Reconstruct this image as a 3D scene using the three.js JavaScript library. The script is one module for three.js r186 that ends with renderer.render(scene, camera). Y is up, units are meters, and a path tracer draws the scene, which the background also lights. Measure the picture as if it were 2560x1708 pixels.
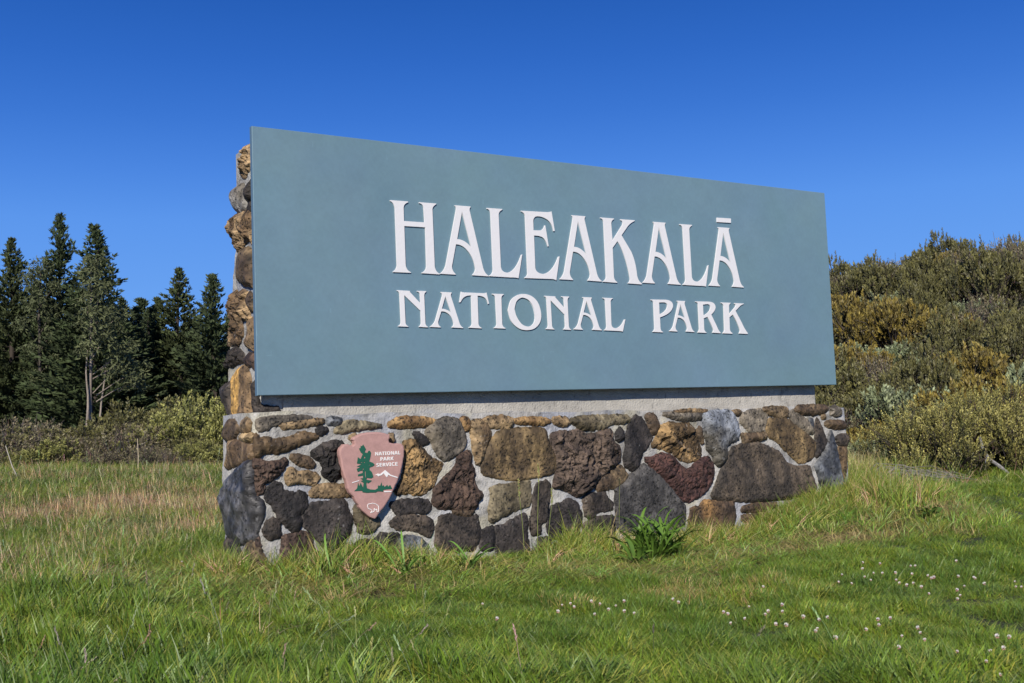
import * as THREE from 'three';
import { mergeGeometries } from 'three/addons/utils/BufferGeometryUtils.js';
import { FontLoader } from 'three/addons/loaders/FontLoader.js';
import { TextGeometry } from 'three/addons/geometries/TextGeometry.js';

// ---------------------------------------------------------------- camera, sky, sun, exposure
const scene = new THREE.Scene();
const EYE = new THREE.Vector3(-2.419, 0.8485, 7.021);
const camera = new THREE.PerspectiveCamera(34.9, 2560 / 1708, 0.05, 3000);
camera.position.copy(EYE);
camera.rotation.set(0.07807, -0.56367, -0.0393, 'YXZ');
camera.focus = 8.2; camera.userData.fStop = 13;
const renderer = new THREE.WebGLRenderer({ antialias: true });
renderer.setSize(1024, 683);
renderer.toneMapping = THREE.LinearToneMapping;
renderer.toneMappingExposure = 1;
renderer.shadowMap.enabled = true;
const SKY = [[-90, 70, 84, 100], [-2, 128, 180, 245], [3, 120, 173, 244], [7, 106, 163, 241], [11, 92, 151, 236], [13.5, 76, 135, 225], [16.2, 60, 119, 211], [19, 48, 106, 198], [22, 39, 95, 184], [26, 32, 84, 168], [40, 20, 58, 130], [90, 12, 40, 98]];
{
  const w = 16, h = 1024, data = new Float32Array(w * h * 4), lin = new THREE.Color();
  for (let j = 0; j < h; j++) {
    const el = -90 + 180 * (j + 0.5) / h;
    let k = 0; while (k < SKY.length - 2 && el > SKY[k + 1][0]) k++;
    const a = SKY[k], b = SKY[k + 1], t = Math.min(1, Math.max(0, (el - a[0]) / (b[0] - a[0])));
    lin.setRGB(...[1, 2, 3].map(i => (a[i] + (b[i] - a[i]) * t) / 255), THREE.SRGBColorSpace);
    for (let i = 0; i < w; i++) data.set([lin.r, lin.g, lin.b, 1], (j * w + i) * 4);
  }
  const sky = new THREE.DataTexture(data, w, h, THREE.RGBAFormat, THREE.FloatType);
  sky.mapping = THREE.EquirectangularReflectionMapping; sky.magFilter = THREE.LinearFilter; sky.needsUpdate = true;
  scene.background = sky; scene.environment = sky;
}
const sun = new THREE.DirectionalLight(new THREE.Color(1, 0.93, 0.83), 5);
sun.position.set(-0.85 * 60 + 3, 0.75 * 60, 60);
sun.target.position.set(3, 0, 0);
sun.castShadow = true; sun.shadow.radius = 1;
Object.assign(sun.shadow.camera, { left: -60, right: 60, top: 60, bottom: -60, near: 1, far: 250 });
sun.shadow.mapSize.set(4096, 4096);
scene.add(sun, sun.target);

// ---------------------------------------------------------------- helpers
const rng = s => () => { s |= 0; s = s + 0x6D2B79F5 | 0; let t = Math.imul(s ^ s >>> 15, 1 | s); t = t + Math.imul(t ^ t >>> 7, 61 | t) ^ t; return ((t ^ t >>> 14) >>> 0) / 4294967296; };
const lerp = (a, b, t) => a + (b - a) * t, clamp = (x, a = 0, b = 1) => Math.min(b, Math.max(a, x));
const ss = (a, b, x) => { const t = clamp((x - a) / (b - a)); return t * t * (3 - 2 * t); };
const PERM = (() => { const r = rng(77), p = [...Array(256).keys()]; for (let i = 255; i > 0; i--) { const j = Math.floor(r() * (i + 1)); [p[i], p[j]] = [p[j], p[i]]; } return new Uint8Array([...p, ...p]); })();
function vn(x, y, z = 0) {                                   // value noise, -1..1
  const X = Math.floor(x), Y = Math.floor(y), Z = Math.floor(z); let u = x - X, v = y - Y, w = z - Z;
  u = u * u * (3 - 2 * u); v = v * v * (3 - 2 * v); w = w * w * (3 - 2 * w);
  const h = (i, j, k) => PERM[PERM[PERM[(X + i) & 255] + ((Y + j) & 255)] + ((Z + k) & 255)] / 127.5 - 1;
  return lerp(lerp(lerp(h(0, 0, 0), h(1, 0, 0), u), lerp(h(0, 1, 0), h(1, 1, 0), u), v), lerp(lerp(h(0, 0, 1), h(1, 0, 1), u), lerp(h(0, 1, 1), h(1, 1, 1), u), v), w);
}
function fbm(x, y, z = 0, n = 4) { let a = 0.5, s = 0; for (let i = 0; i < n; i++) { s += a * vn(x, y, z); x = x * 2.03 + 17.1; y = y * 2.03 + 5.3; z = z * 2.03 + 9.7; a *= 0.5; } return s; }
const ridge = (x, y, z = 0, n = 4) => { let a = 0.5, s = 0; for (let i = 0; i < n; i++) { s += a * (1 - 2 * Math.abs(vn(x, y, z))); x = x * 2.1 + 3.7; y = y * 2.1 + 8.1; a *= 0.5; } return s; };
const names = {};
const numbered = n => { names[n] = (names[n] ?? -1) + 1; return names[n] ? n + '_' + String(names[n]).padStart(3, '0') : n; };
function tag(o, label, category, group, kind) { if (label) o.userData.label = label; if (category) o.userData.category = category; if (group) o.userData.group = group; if (kind) o.userData.kind = kind; return o; }
function thing(name, x, y, z, turn = 0) { const o = new THREE.Group(); o.name = numbered(name); o.position.set(x, y, z); o.rotation.y = turn; scene.add(o); return o; }
function part(name, geo, mat, parent) { const m = new THREE.Mesh(geo, mat); m.name = name; m.castShadow = m.receiveShadow = true; parent.add(m); return m; }
function top(name, geo, mat) { const m = part(numbered(name), geo, mat, scene); return m; }
class MB {                                                    // collects triangles with colours
  constructor() { this.p = []; this.c = []; this.u = []; this.i = []; }
  v(x, y, z, c, u = 0, w = 0) { this.p.push(x, y, z); this.c.push(c[0], c[1], c[2]); this.u.push(u, w); return this.p.length / 3 - 1; }
  t(a, b, c) { this.i.push(a, b, c); }
  q(a, b, c, d) { this.i.push(a, b, c, a, c, d); }
  tube(pts, r0, r1, sides, col) {                             // tapered tube through points
    let prev = null; const n = pts.length;
    for (let k = 0; k < n; k++) {
      const a = pts[Math.max(0, k - 1)], b = pts[Math.min(n - 1, k + 1)], d = new THREE.Vector3().subVectors(b, a).normalize();
      const s = new THREE.Vector3(d.y, -d.x, 0.3).cross(d).normalize(), t = new THREE.Vector3().crossVectors(d, s), r = lerp(r0, r1, k / (n - 1)), ring = [];
      for (let i = 0; i < sides; i++) { const A = i / sides * Math.PI * 2, ca = Math.cos(A) * r, sa = Math.sin(A) * r; ring.push(this.v(pts[k].x + s.x * ca + t.x * sa, pts[k].y + s.y * ca + t.y * sa, pts[k].z + s.z * ca + t.z * sa, typeof col === 'function' ? col(pts[k], k) : col, i / sides, k * 0.3)); }
      if (prev) for (let i = 0; i < sides; i++) this.q(prev[i], prev[(i + 1) % sides], ring[(i + 1) % sides], ring[i]);
      prev = ring;
    }
  }
  geo() {
    const g = new THREE.BufferGeometry();
    g.setAttribute('position', new THREE.Float32BufferAttribute(this.p, 3)); g.setAttribute('color', new THREE.Float32BufferAttribute(this.c, 3)); g.setAttribute('uv', new THREE.Float32BufferAttribute(this.u, 2));
    g.setIndex(this.i); g.computeVertexNormals(); return g;
  }
}
const V = (x, y, z) => new THREE.Vector3(x, y, z);
function grainTexture(n, fn, repeat = 1) {                   // tileable: fn gets points on a torus
  const d = new Uint8Array(n * n * 4);
  for (let j = 0; j < n; j++) for (let i = 0; i < n; i++) { const c = fn(i / n, j / n); d.set([c, c, c, 255].map(x => clamp(x, 0, 255)), (j * n + i) * 4); }
  const t = new THREE.DataTexture(d, n, n); t.wrapS = t.wrapT = THREE.RepeatWrapping; t.magFilter = THREE.LinearFilter; t.repeat.set(repeat, repeat); t.needsUpdate = true; return t;
}
const tile = (f, a, b) => { const wa = ss(0.75, 1, a), wb = ss(0.75, 1, b); return lerp(lerp(f(a, b), f(a - 1, b), wa), lerp(f(a, b - 1), f(a - 1, b - 1), wa), wb); };
const stoneGrain = grainTexture(512, (a, b) => 185 + 120 * tile((x, y) => fbm(x * 30, y * 30, 1, 4) + 0.5 * fbm(x * 9, y * 9, 4, 3), a, b) - 120 * ss(0.4, 0.7, tile((x, y) => vn(x * 34, y * 34, 9), a, b)));
const stoneBump = grainTexture(512, (a, b) => 138 + 120 * tile((x, y) => fbm(x * 26, y * 26, 3, 5), a, b) - 110 * ss(0.4, 0.7, tile((x, y) => vn(x * 34, y * 34, 9), a, b)));
const mortarGrain = grainTexture(512, (a, b) => 215 + 45 * tile((x, y) => fbm(x * 120, y * 120, 2, 3) + fbm(x * 8, y * 8, 5, 3), a, b));
const mortarBump = grainTexture(512, (a, b) => 128 + 120 * tile((x, y) => fbm(x * 45, y * 45, 6, 5), a, b));
const M = {
  stone: new THREE.MeshStandardMaterial({ vertexColors: true, roughness: 0.82, map: stoneGrain, bumpMap: stoneBump, bumpScale: 0.022 }),
  flat: new THREE.MeshStandardMaterial({ vertexColors: true, roughness: 0.75, map: stoneGrain, bumpMap: stoneBump, bumpScale: 0.009 }),
  slate: new THREE.MeshStandardMaterial({ vertexColors: true, roughness: 0.55, map: stoneGrain, bumpMap: stoneBump, bumpScale: 0.004 }),
  mortar: new THREE.MeshStandardMaterial({ vertexColors: true, roughness: 0.95, map: mortarGrain, bumpMap: mortarBump, bumpScale: 0.008 }),
  leaf: new THREE.MeshStandardMaterial({ vertexColors: true, roughness: 0.6, side: THREE.DoubleSide }),
  dull: new THREE.MeshStandardMaterial({ vertexColors: true, roughness: 0.85, side: THREE.DoubleSide }),
  bark: new THREE.MeshStandardMaterial({ vertexColors: true, roughness: 0.9, bumpMap: stoneBump, bumpScale: 0.01 }),
};
// the lie of the land: metres ahead of the viewpoint (d) and to its right (r)
const FWD = [0.5343, -0.8453], RGT = [0.8453, 0.5343];
const toDR = (x, z) => [(x - EYE.x) * FWD[0] + (z - EYE.z) * FWD[1], (x - EYE.x) * RGT[0] + (z - EYE.z) * RGT[1]];
const toXZ = (d, r) => [EYE.x + d * FWD[0] + r * RGT[0], EYE.z + d * FWD[1] + r * RGT[1]];
function ground(x, z) {
  const [d, r] = toDR(x, z);
  const foot = lerp(-0.07, -0.18, ss(0, 3.6, x)) + 0.22 * ss(3.9, 5.3, x);
  let y = lerp(foot, lerp(-0.09, -0.15, ss(-1.5, 1.5, x)), ss(0.25, 1.4, z + 0.3 * vn(x, 3)));
  y += 0.02 * vn(x * 0.9, z * 0.9, 2) + 0.012 * vn(x * 2.3, z * 2.3, 8);
  const left = 1 - ss(-2.5, 1.5, r - 0.1 * d + 1);
  y += left * (0.5 * ss(9, 17, d) + 0.6 * ss(18, 60, d));
  const hill = ss(-5, 21, r) * ss(13.2, 46, d);
  const far = 1 - 0.6 * ss(60, 140, d);
  y += far * hill * (5.9 + 0.7 * vn(x * 0.09, z * 0.09, 5) + 0.4 * vn(x * 0.3, z * 0.3, 6));
  return y;
}
{
  const mb = new MB(), ds = [], rs = [];
  for (let d = -40; d < 2; d += 3) ds.push(d);
  for (let d = 2; d < 20; d += 0.3) ds.push(d);
  for (let d = 20; d < 60; d += 1) ds.push(d);
  for (let d = 60; d <= 900; d += d * 0.12) ds.push(d);
  for (const a of [-900, -500, -300, -180, -110, -70, -50, -36, -28]) rs.push(a);
  for (let r = -22; r < 24; r += 0.4) rs.push(r);
  for (const a of [26, 30, 36, 50, 70, 110, 180, 300, 500, 900]) rs.push(a);
  for (const d of ds) for (const r of rs) {
    const [x, z] = toXZ(d, r), n = fbm(x * 0.8, z * 0.8, 1, 4), dry = ss(-0.1, 0.3, fbm(x * 0.35, z * 0.35, 7, 3)) * ss(10, 16, d) * (r > 2 ? 0.35 : 0.7);
    mb.v(x, ground(x, z), z, [lerp(0.030, 0.11, dry) * (1 + 0.5 * n), lerp(0.036, 0.085, dry) * (1 + 0.5 * n), lerp(0.014, 0.045, dry) * (1 + 0.4 * n)], x / 2, z / 2);
  }
  const nr = rs.length;
  for (let j = 0; j < ds.length - 1; j++) for (let i = 0; i < nr - 1; i++) mb.q(j * nr + i, j * nr + i + 1, (j + 1) * nr + i + 1, (j + 1) * nr + i);
  const soil = new THREE.MeshStandardMaterial({ vertexColors: true, roughness: 1, map: mortarGrain, bumpMap: mortarBump, bumpScale: 0.02 });
  const g = top('ground', mb.geo(), soil); g.userData.kind = 'structure';
}

// ---------------------------------------------------------------- the stone wall
const wall = thing('stone_wall', 2.8, 0, 0);
tag(wall, 'rubble stone wall with pale mortar joints carrying the long sign board', 'stone wall');
// a wall face is laid out along u: under 0 the left end, 0 to len the front, beyond len the right end
function faceMap(xc, zf, len, r = 0.045) {
  return (u, v, h) => {
    let x, z, nx, nz;
    if (u > len / 2) { const s = u - len; if (s > r) { x = xc + len; z = zf - s; nx = 1; nz = 0; } else if (s < -r) { x = xc + u; z = zf; nx = 0; nz = 1; } else { const a = (s / r + 1) / 2 * Math.PI / 2; nx = Math.sin(a); nz = Math.cos(a); x = xc + len - r + r * nx; z = zf - r + r * nz; } }
    else if (u < -r) { x = xc; z = zf + u; nx = -1; nz = 0; } else if (u > r) { x = xc + u; z = zf; nx = 0; nz = 1; }
    else { const a = (u / r + 1) / 2 * Math.PI / 2; nx = -Math.cos(a); nz = Math.sin(a); x = xc + r + r * nx; z = zf - r + r * nz; }
    return [x + nx * h - 2.8, v, z + nz * h];
  };
}
const baseFace = faceMap(-0.035, 0, 5.76), upperFace = faceMap(0.04, -0.12, 5.43);
const baseTop = u => lerp(0.985, 0.915, clamp(u / 5.7)) + 0.012 * vn(u * 3, 4) + (u < 0.5 ? 0.03 * ss(0.55, 0.2, u) : 0);
function mortarSheet(face, u0, u1, v0, vTop, cell, seed) {
  const mb = new MB(), nu = Math.round((u1 - u0(v0)) / cell), nv = Math.round((vTop(0.1) - v0) / cell);
  for (let j = 0; j <= nv; j++) for (let i = 0; i <= nu; i++) {
    const v = lerp(v0, vTop(lerp(u0(v0), u1, i / nu)), j / nv), u = lerp(u0(v), u1, i / nu), h = -0.004 + 0.008 * fbm(u * 5, v * 5, seed, 3) + 0.008 * fbm(u * 22, v * 22, seed, 3);
    const k = 1.02 + 0.30 * fbm(u * 2.5, v * 2.5, seed + 3, 4) + 0.22 * fbm(u * 30, v * 30, seed + 5, 2), b = ss(0.05, 0.4, fbm(u * 3.3, v * 3.3, seed + 8, 4)), y = ss(0.15, 0.4, fbm(u * 6, v * 6, seed + 11, 3)), dk = 1 - 0.35 * ss(0.1, 0.35, fbm(u * 11, v * 11, seed + 17, 4)) - 0.25 * ss(0.45, 0.7, vn(u * 45, v * 45, seed));
    mb.v(...face(u, v, h), [(0.485 - 0.08 * b + 0.03 * y) * k * dk, (0.47 - 0.055 * b + 0.015 * y) * k * dk, (0.435 + 0.01 * b - 0.05 * y) * k * dk], u / 0.5, v / 0.5);
  }
  for (let j = 0; j < nv; j++) for (let i = 0; i < nu; i++) { const a = j * (nu + 1) + i; mb.q(a, a + 1, a + nu + 2, a + nu + 1); }
  return mb.geo();
}
part('mortar', mortarSheet(baseFace, v => -0.66 + 0.03 * vn(v * 9, 2), 6.4, -0.32, baseTop, 0.016, 1), M.mortar, wall);
part('mortar', mortarSheet(upperFace, v => lerp(-0.68, -0.30, clamp((v - 0.9) / 2)) + 0.03 * vn(v * 7, 8), 0.24, 0.9, u => 2.86 + 0.02 * vn(u * 8, 1), 0.014, 4), M.mortar, wall);
{
  // concrete strip under the board, the core of the upper wall, the sloped cap on the base, the rear
  const mb = new MB(), nu = 420, nv = 24;
  for (let j = 0; j <= nv; j++) for (let i = 0; i <= nu; i++) {
    const x = lerp(0.22, 5.465, i / nu), v = lerp(0.86, 1.36, j / nv), e = ss(5.465, 5.44, x);
    const k = 0.94 * (1 - 0.3 * ss(0.93, 0.99, 1 - Math.abs(vn(x * 1.3 + 0.1 * vn(v * 20, x * 3), 7.7))) * ss(0.2, 0.5, vn(x * 0.9, 3.3))) + 0.26 * fbm(x * 1.7, v * 4, 31, 4) + 0.1 * fbm(x * 25, v * 25, 33, 2), b = ss(0.1, 0.45, fbm(x * 2.2, v * 6, 35, 4)) * ss(1.06, 0.96, v + 0.05 * vn(x * 5, 2)), sp = vn(x * 60, v * 60, 36) > 0.86 ? 0.6 : 1;
    mb.v(x - 2.8, v, -0.118 - 0.03 * (1 - e) + 0.006 * vn(x * 2.4, v * 3, 30) + 0.004 * fbm(x * 9, v * 9, 37, 3), [(0.50 - 0.06 * b) * k * sp, (0.475 - 0.03 * b) * k * sp, (0.42 + 0.03 * b) * k * sp], x / 0.5, v / 0.5);
  }
  for (let j = 0; j < nv; j++) for (let i = 0; i < nu; i++) { const a = j * (nu + 1) + i; mb.q(a, a + 1, a + nu + 2, a + nu + 1); }
  part('concrete_strip', mb.geo(), M.mortar, wall);
  const plain = new THREE.MeshStandardMaterial({ color: new THREE.Color(0.42, 0.40, 0.37), roughness: 0.95, map: mortarGrain, bumpMap: mortarBump, bumpScale: 0.008 });
  const core = new THREE.BoxGeometry(5.39, 1.94, 0.4); core.translate(2.765 - 2.8, 1.92, -0.36);
  const foot = new THREE.BoxGeometry(5.7, 1.1, 0.58); foot.translate(2.845 - 2.8, 0.33, -0.325);
  part('rear_core', mergeGeometries([core, foot]), plain, wall);
  const cap = new MB(); for (let i = 0; i <= 120; i++) { const u = lerp(0.035, 5.72, i / 120), x = u - 0.035 - 2.8; [[-0.006, -0.016], [0.004, -0.13], [-0.02, -0.6]].forEach(([dy, z]) => cap.v(x, baseTop(u) + dy, z, [0.47, 0.46, 0.43], u * 2, z)); if (i) { const a = i * 3; cap.q(a - 3, a, a + 1, a - 2); cap.q(a - 2, a + 1, a + 2, a - 1); } }
  part('mortar_cap', cap.geo(), M.mortar, wall);
}
// kinds of lava stone: two colours, streak, speck
const LOOK = {
  black: [[.020, .017, .016], [.050, .041, .036], .3, .010], dark: [[.034, .027, .022], [.094, .072, .052], .4, .010], redbrown: [[.050, .030, .022], [.105, .066, .046], .3, 0], red: [[.058, .026, .022], [.105, .050, .040], .3, 0],
  brown: [[.085, .056, .032], [.185, .130, .070], .4, .01], tan: [[.135, .088, .044], [.300, .208, .108], .5, .02], orange: [[.185, .105, .042], [.420, .265, .110], .5, .02], olive: [[.100, .080, .045], [.200, .165, .100], .4, .015],
  greybrown: [[.105, .090, .070], [.220, .185, .135], .5, .02], slate: [[.058, .062, .068], [.160, .170, .180], .5, .02], slatedark: [[.048, .046, .046], [.120, .116, .116], .3, .03], greydark: [[.050, .047, .045], [.092, .086, .080], .4, .012], knob: [[.300, .200, .095], [.460, .330, .170], .4, 0],
  brownside: [[.130, .082, .042], [.400, .275, .145], .6, .05], rubble: [[.085, .054, .024], [.320, .205, .088], .5, .05], tanstreak: [[.088, .060, .030], [.250, .172, .078], .9, .012], crackle: [[.062, .043, .033], [.135, .096, .070], .4, .02], bluegrey: [[.080, .072, .056], [.215, .235, .265], .6, .06],
  umber: [[.050, .040, .030], [.108, .082, .056], .8, .006], rust: [[.066, .044, .027], [.360, .200, .070], 1, 0], yellow: [[.200, .130, .065], [.80, .46, .115], 1, .01], greylight: [[.170, .150, .120], [.420, .400, .360], .5, .05],
};
const FORM = { f: [.015, .009, .007, 0], F: [.022, .012, .010, 0], r: [.028, .016, .014, 0], R: [.050, .030, .020, 0], x: [.022, .014, .012, .040], X: [.036, .022, .016, .055] };
const GROW = 0.016; let stoneNo = 0, face = baseFace;
function S(look, form, flat) {
  const seed = ++stoneNo * 3.7, [c1, c2, streak, speck] = LOOK[look], [p, w, broad, rough] = FORM[form];
  let P = []; for (let i = 0; i < flat.length; i += 2) P.push([flat[i] / 100 * (face === baseFace && flat[i] < -28 ? 1.22 : 1), flat[i + 1] / 100]);
  const cut = []; P.forEach((a, i) => { const b = P[(i + 1) % P.length]; cut.push([a[0] * .95 + b[0] * .05, a[1] * .95 + b[1] * .05], [a[0] * .05 + b[0] * .95, a[1] * .05 + b[1] * .95]); });
  let sg = 0; cut.forEach((a, i) => { const b = cut[(i + 1) % cut.length]; sg += a[0] * b[1] - b[0] * a[1]; }); sg = Math.sign(sg) * GROW;
  const fat = cut.map((a, i) => { const q = cut[(i + cut.length - 1) % cut.length], b = cut[(i + 1) % cut.length], dx = b[0] - q[0], dy = b[1] - q[1], l = Math.hypot(dx, dy) + 1e-9; return [a[0] + sg * dy / l, a[1] - sg * dx / l]; });
  cut.splice(0, cut.length, ...fat);
  const E = []; cut.forEach((a, i) => { const b = cut[(i + 1) % cut.length], n = Math.max(1, Math.ceil(Math.hypot(b[0] - a[0], b[1] - a[1]) / 0.012)); for (let k = 0; k < n; k++) { const x = lerp(a[0], b[0], k / n), y = lerp(a[1], b[1], k / n); E.push([x + 0.011 * fbm(x * 38, y * 38, seed, 3) + 0.011 * fbm(x * 110, y * 110, seed, 2), y + 0.011 * fbm(x * 38, y * 38, seed + 5, 3) + 0.011 * fbm(x * 110, y * 110, seed + 5, 2)]); } });
  const near = (x, y) => { let bd = 1e9, bx = 0, by = 0, inside = false; for (let i = 0, j = E.length - 1; i < E.length; j = i++) { const [ax, ay] = E[j], [cx, cy] = E[i], dx = cx - ax, dy = cy - ay, t = clamp(((x - ax) * dx + (y - ay) * dy) / (dx * dx + dy * dy + 1e-12)), qx = ax + dx * t, qy = ay + dy * t, d = (x - qx) ** 2 + (y - qy) ** 2; if (d < bd) { bd = d; bx = qx; by = qy; } if ((cy > y) !== (ay > y) && x < (ax - cx) * (y - cy) / (ay - cy) + cx) inside = !inside; } return [inside, Math.sqrt(bd), bx, by]; };
  const us = E.map(e => e[0]), vs = E.map(e => e[1]), u0 = Math.min(...us), u1 = Math.max(...us), v0 = Math.min(...vs), v1 = Math.max(...vs);
  const area = (u1 - u0) * (v1 - v0), cell = clamp(Math.sqrt(area) / 42, 0.006, 0.0115), nu = Math.ceil((u1 - u0) / cell) + 1, nv = Math.ceil((v1 - v0) / cell) + 1;
  const grid = []; for (let j = 0; j <= nv; j++) for (let i = 0; i <= nu; i++) grid.push([u0 - cell / 2 + i * cell, v0 - cell / 2 + j * cell, ...near(u0 - cell / 2 + i * cell, v0 - cell / 2 + j * cell)]);
  const mb = new MB(), id = new Map(), um = (u0 + u1) / 2, vm = (v0 + v1) / 2, lean = [0.25 * vn(seed, 1), 0.25 * vn(seed, 2)];
  const at = k => {
    if (id.has(k)) return id.get(k);
    let [u, v, ins, d, bx, by] = grid[k]; if (!ins) { u = bx; v = by; d = 0; }
    const edge = 1 - Math.exp(-d / w), e2 = ss(0, 0.05, d);
    let h = 0.001 + p * edge + e2 * (broad * fbm(u * 5, v * 5, seed, 3) * 2 + 0.006 * ridge(u * 13, v * 13, seed, 3) + lean[0] * clamp(u - um, -.1, .1) * 0.6 + lean[1] * clamp(v - vm, -.1, .1) * 0.6);
    if (rough) { const cu = u + 0.03 * vn(u * 9, v * 9, seed), cv = v + 0.03 * vn(u * 9, v * 9, seed + 4), cr = Math.max(Math.exp(-((vn(cu * 11, cv * 9, seed) / 0.10) ** 2)), 0.7 * Math.exp(-((vn(cu * 24, cv * 20, seed + 2) / 0.12) ** 2))); h -= e2 * 0.6 * rough * cr; }
    if (rough) h += e2 * rough * (ridge(u * 9 + 0.6 * vn(u * 7, v * 7), v * 9, seed, 4) - 0.15) + ss(0, .02, d) * 0.012 * fbm(u * 60, v * 60, seed, 2);
    h = Math.max(h, -0.001 + 0.009 * ss(0, 0.02, d));
    let k1 = ss(-0.25, 0.35, fbm(u * (streak > .5 ? 9 : 6), v * (streak > .5 ? 2.2 : 5), seed + 2, 4));
    if (look === 'yellow') k1 = ss(-0.22, -0.27, u + 0.02 * vn(v * 9, 3)) * (0.8 + 0.4 * fbm(u * 20, v * 12, 3)); if (look === 'rust') { const c = lerp(u0, u1, 0.42) + 0.03 * vn(v * 7, 5); k1 = 0.15 * k1 + 0.9 * Math.exp(-(((u - c) / 0.06) ** 2)) * (0.7 + 0.6 * fbm(u * 14, v * 6, 8)); }
    if (look === 'bluegrey') k1 = ss(-0.1, 0.14, (v - vm) + 0.5 * (u - um) + 0.15 * fbm(u * 8, v * 8, seed, 3));
    const f = (0.95 + 1.1 * fbm(u * 26, v * 26, seed + 7, 4)) * 1.25, sp = speck && vn(u * 75, v * 75, seed) + 0.4 * fbm(u * 9, v * 9, seed + 4, 2) > 1.0 - speck * 3 ? 0.16 : 0;
    const n = mb.v(...face(u, v, h), [0, 1, 2].map(i => Math.max(0.01, lerp(c1[i], c2[i], k1) * f + sp)), u / 0.42 + seed, v / 0.42);
    id.set(k, n); return n;
  };
  for (let j = 0; j < nv; j++) for (let i = 0; i < nu; i++) { const a = j * (nu + 1) + i, c = [a, a + 1, a + nu + 2, a + nu + 1]; if (c.some(k => grid[k][2])) mb.q(...c.map(at)); }
  part('stone', mb.geo(), look.startsWith('slate') ? M.slate : !'xX'.includes(form) ? M.flat : M.stone, wall);
}
// the stones of the base: outlines in centimetres along u and up
S('greybrown','f',[1.8,94.6,4.5,96.3,13,96.9,24.4,97.3,36.1,97,42,95.2,39.4,94.4,29.3,94,19.4,93.5,12,91.6,8.7,89,4.3,88.7,2.2,90.7]);
S('tan','r',[19.6,92.3,29.3,93.9,37.7,94.6,49.2,94.4,49.4,92.6,39.3,91.1,30.9,90.2,22.6,89.7,20,90.5]);
S('slate','r',[51.8,94.9,56.5,95.4,61.7,94.2,63,92.3,59.9,91.2,53,92.2]);
S('olive','r',[57.6,86.9,61.6,90,67.8,92.6,75.7,92.3,85.5,90.4,93.2,89.3,91.8,88.1,80.9,87.7,72,86.8,64.9,85.8,58.9,85.8]);
S('orange','r',[99.1,90.4,104.8,93.5,114.1,94.1,127.3,93.3,136.9,91.3,137.8,89.8,129,88.2,117.6,87.3,106.4,87.8,100,88.7]);
S('black','r',[44.3,88.5,48.2,89.2,52,88.5,51.5,85.5,48.5,84.4,45.9,84.9]);
S('tan','R',[0,85.1,2.2,85.7,3.4,83,8.6,83.3,12.6,81.6,22.4,82.2,30.8,84.8,35.8,86,43.4,84.6,45.4,82.5,35.6,78.9,25.6,75.8,17.3,73.8,7.6,74.3,4.4,73.2,3.5,71.4,0.8,71.9,0,77.4]);
S('knob','R',[-27.3,85.5,-17.2,87,-0.3,86,0,83.6,-3,81.7,-17.5,81.9,-24.9,83.5]);
S('brownside','r',[-40.3,82.5,-20,81.5,-2,78.2,0.3,71.5,-6.1,70.1,-46.7,63.1,-45.1,67.9,-40.7,76]);
S('slatedark','R',[-54.4,45,-41.8,56.7,-15.9,68.1,-2.6,69,0,62.2,0,50.8,0.2,45,5.3,41.6,5.9,33.9,2.5,25.7,0,18.9,-34.4,10,-49.3,19.3,-53.6,35.3]);
S('redbrown','x',[-1.3,69.8,1.9,69.5,9.1,66.8,17.2,67.2,22.1,69.3,22.5,66.1,17,59.4,11.2,55.9,5.5,53.1,6.3,50,5,47.4,1,47.3,0,54.6,0,62.2,-1,66.7]);
S('brown','r',[25,70.9,30.4,70.9,37.9,68.9,40.8,66,42.4,62.9,38.6,62.8,32.8,64.8,28.7,67.4]);
S('tan','r',[21.8,57.6,24,62.2,27.3,62.4,29.3,59.5,38.5,59.4,42.7,58,45.1,54.7,41.6,51.3,36.6,52.4,30,53.6,23.4,52.8]);
S('black','x',[40.5,72,44.8,74.6,50,77.5,56.9,79.2,63,78.6,64.6,75.3,61.1,73,62.4,56.9,57.1,53.2,53.6,53,48.6,58.4,49.2,63.2,45.5,67.8]);
S('tan','f',[38.5,44.8,41.6,48.6,45,50.1,55.2,49.9,64.7,48.7,68.1,45.3,68.9,41.6,55,42.1,46.5,42.7,39.8,43.5]);
S('black','f',[7.8,46.1,9.5,50.6,15.2,54.1,18.4,51.6,20,47.6,26.5,45.6,28.1,43.9,30.7,46.9,35.6,44.2,36.3,37.9,33.6,33.4,30.3,31.3,32.2,24.9,29.2,20.5,25.9,20.7,21.1,25.8,16.3,30.8,13.6,36.4,12.5,39.6,8.9,42.1]);
S('black','f',[33.6,31,37.9,35.4,40.5,38,49.8,37.7,61.8,39.3,64.4,36.7,66,31,68.4,26,66.8,16.5,62.7,10.5,56.6,5.5,53.1,5.8,47.3,9.5,43.2,15.3,38.3,19.7,34.2,24.7]);
S('olive','r',[70.9,33.8,73.9,33.6,78.2,27.6,84.3,24.3,89.7,23.5,89.1,20.3,84,15.8,77.8,15.2,73.8,16.7,71.5,25.7]);
S('dark','f',[5.7,23.2,8.2,28.3,12.2,29.9,16.6,27.7,16.1,23.1,17.3,19.1,14.4,17.8,9.9,16.7,6.4,20.1]);
S('redbrown','f',[19.2,17.4,27.5,19,34.9,18.8,38.2,15.8,38.8,8.7,43.7,2.7,43.5,-5.1,20.4,-2.7,17.2,-0.9,18.3,10.6]);
S('redbrown','f',[0,18.4,1.6,19,2.7,12.8,0.3,12.2]);
S('dark','x',[70.3,0.2,71.4,8.1,78.5,9.9,87.4,8.7,92.7,6.2,95.1,-2.2,94.9,-10.3,69.2,-7.7]);
S('brown','f',[56.5,3.1,63.5,8,68.7,5.9,68.4,-3.6,56.3,-2.4]);
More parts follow.
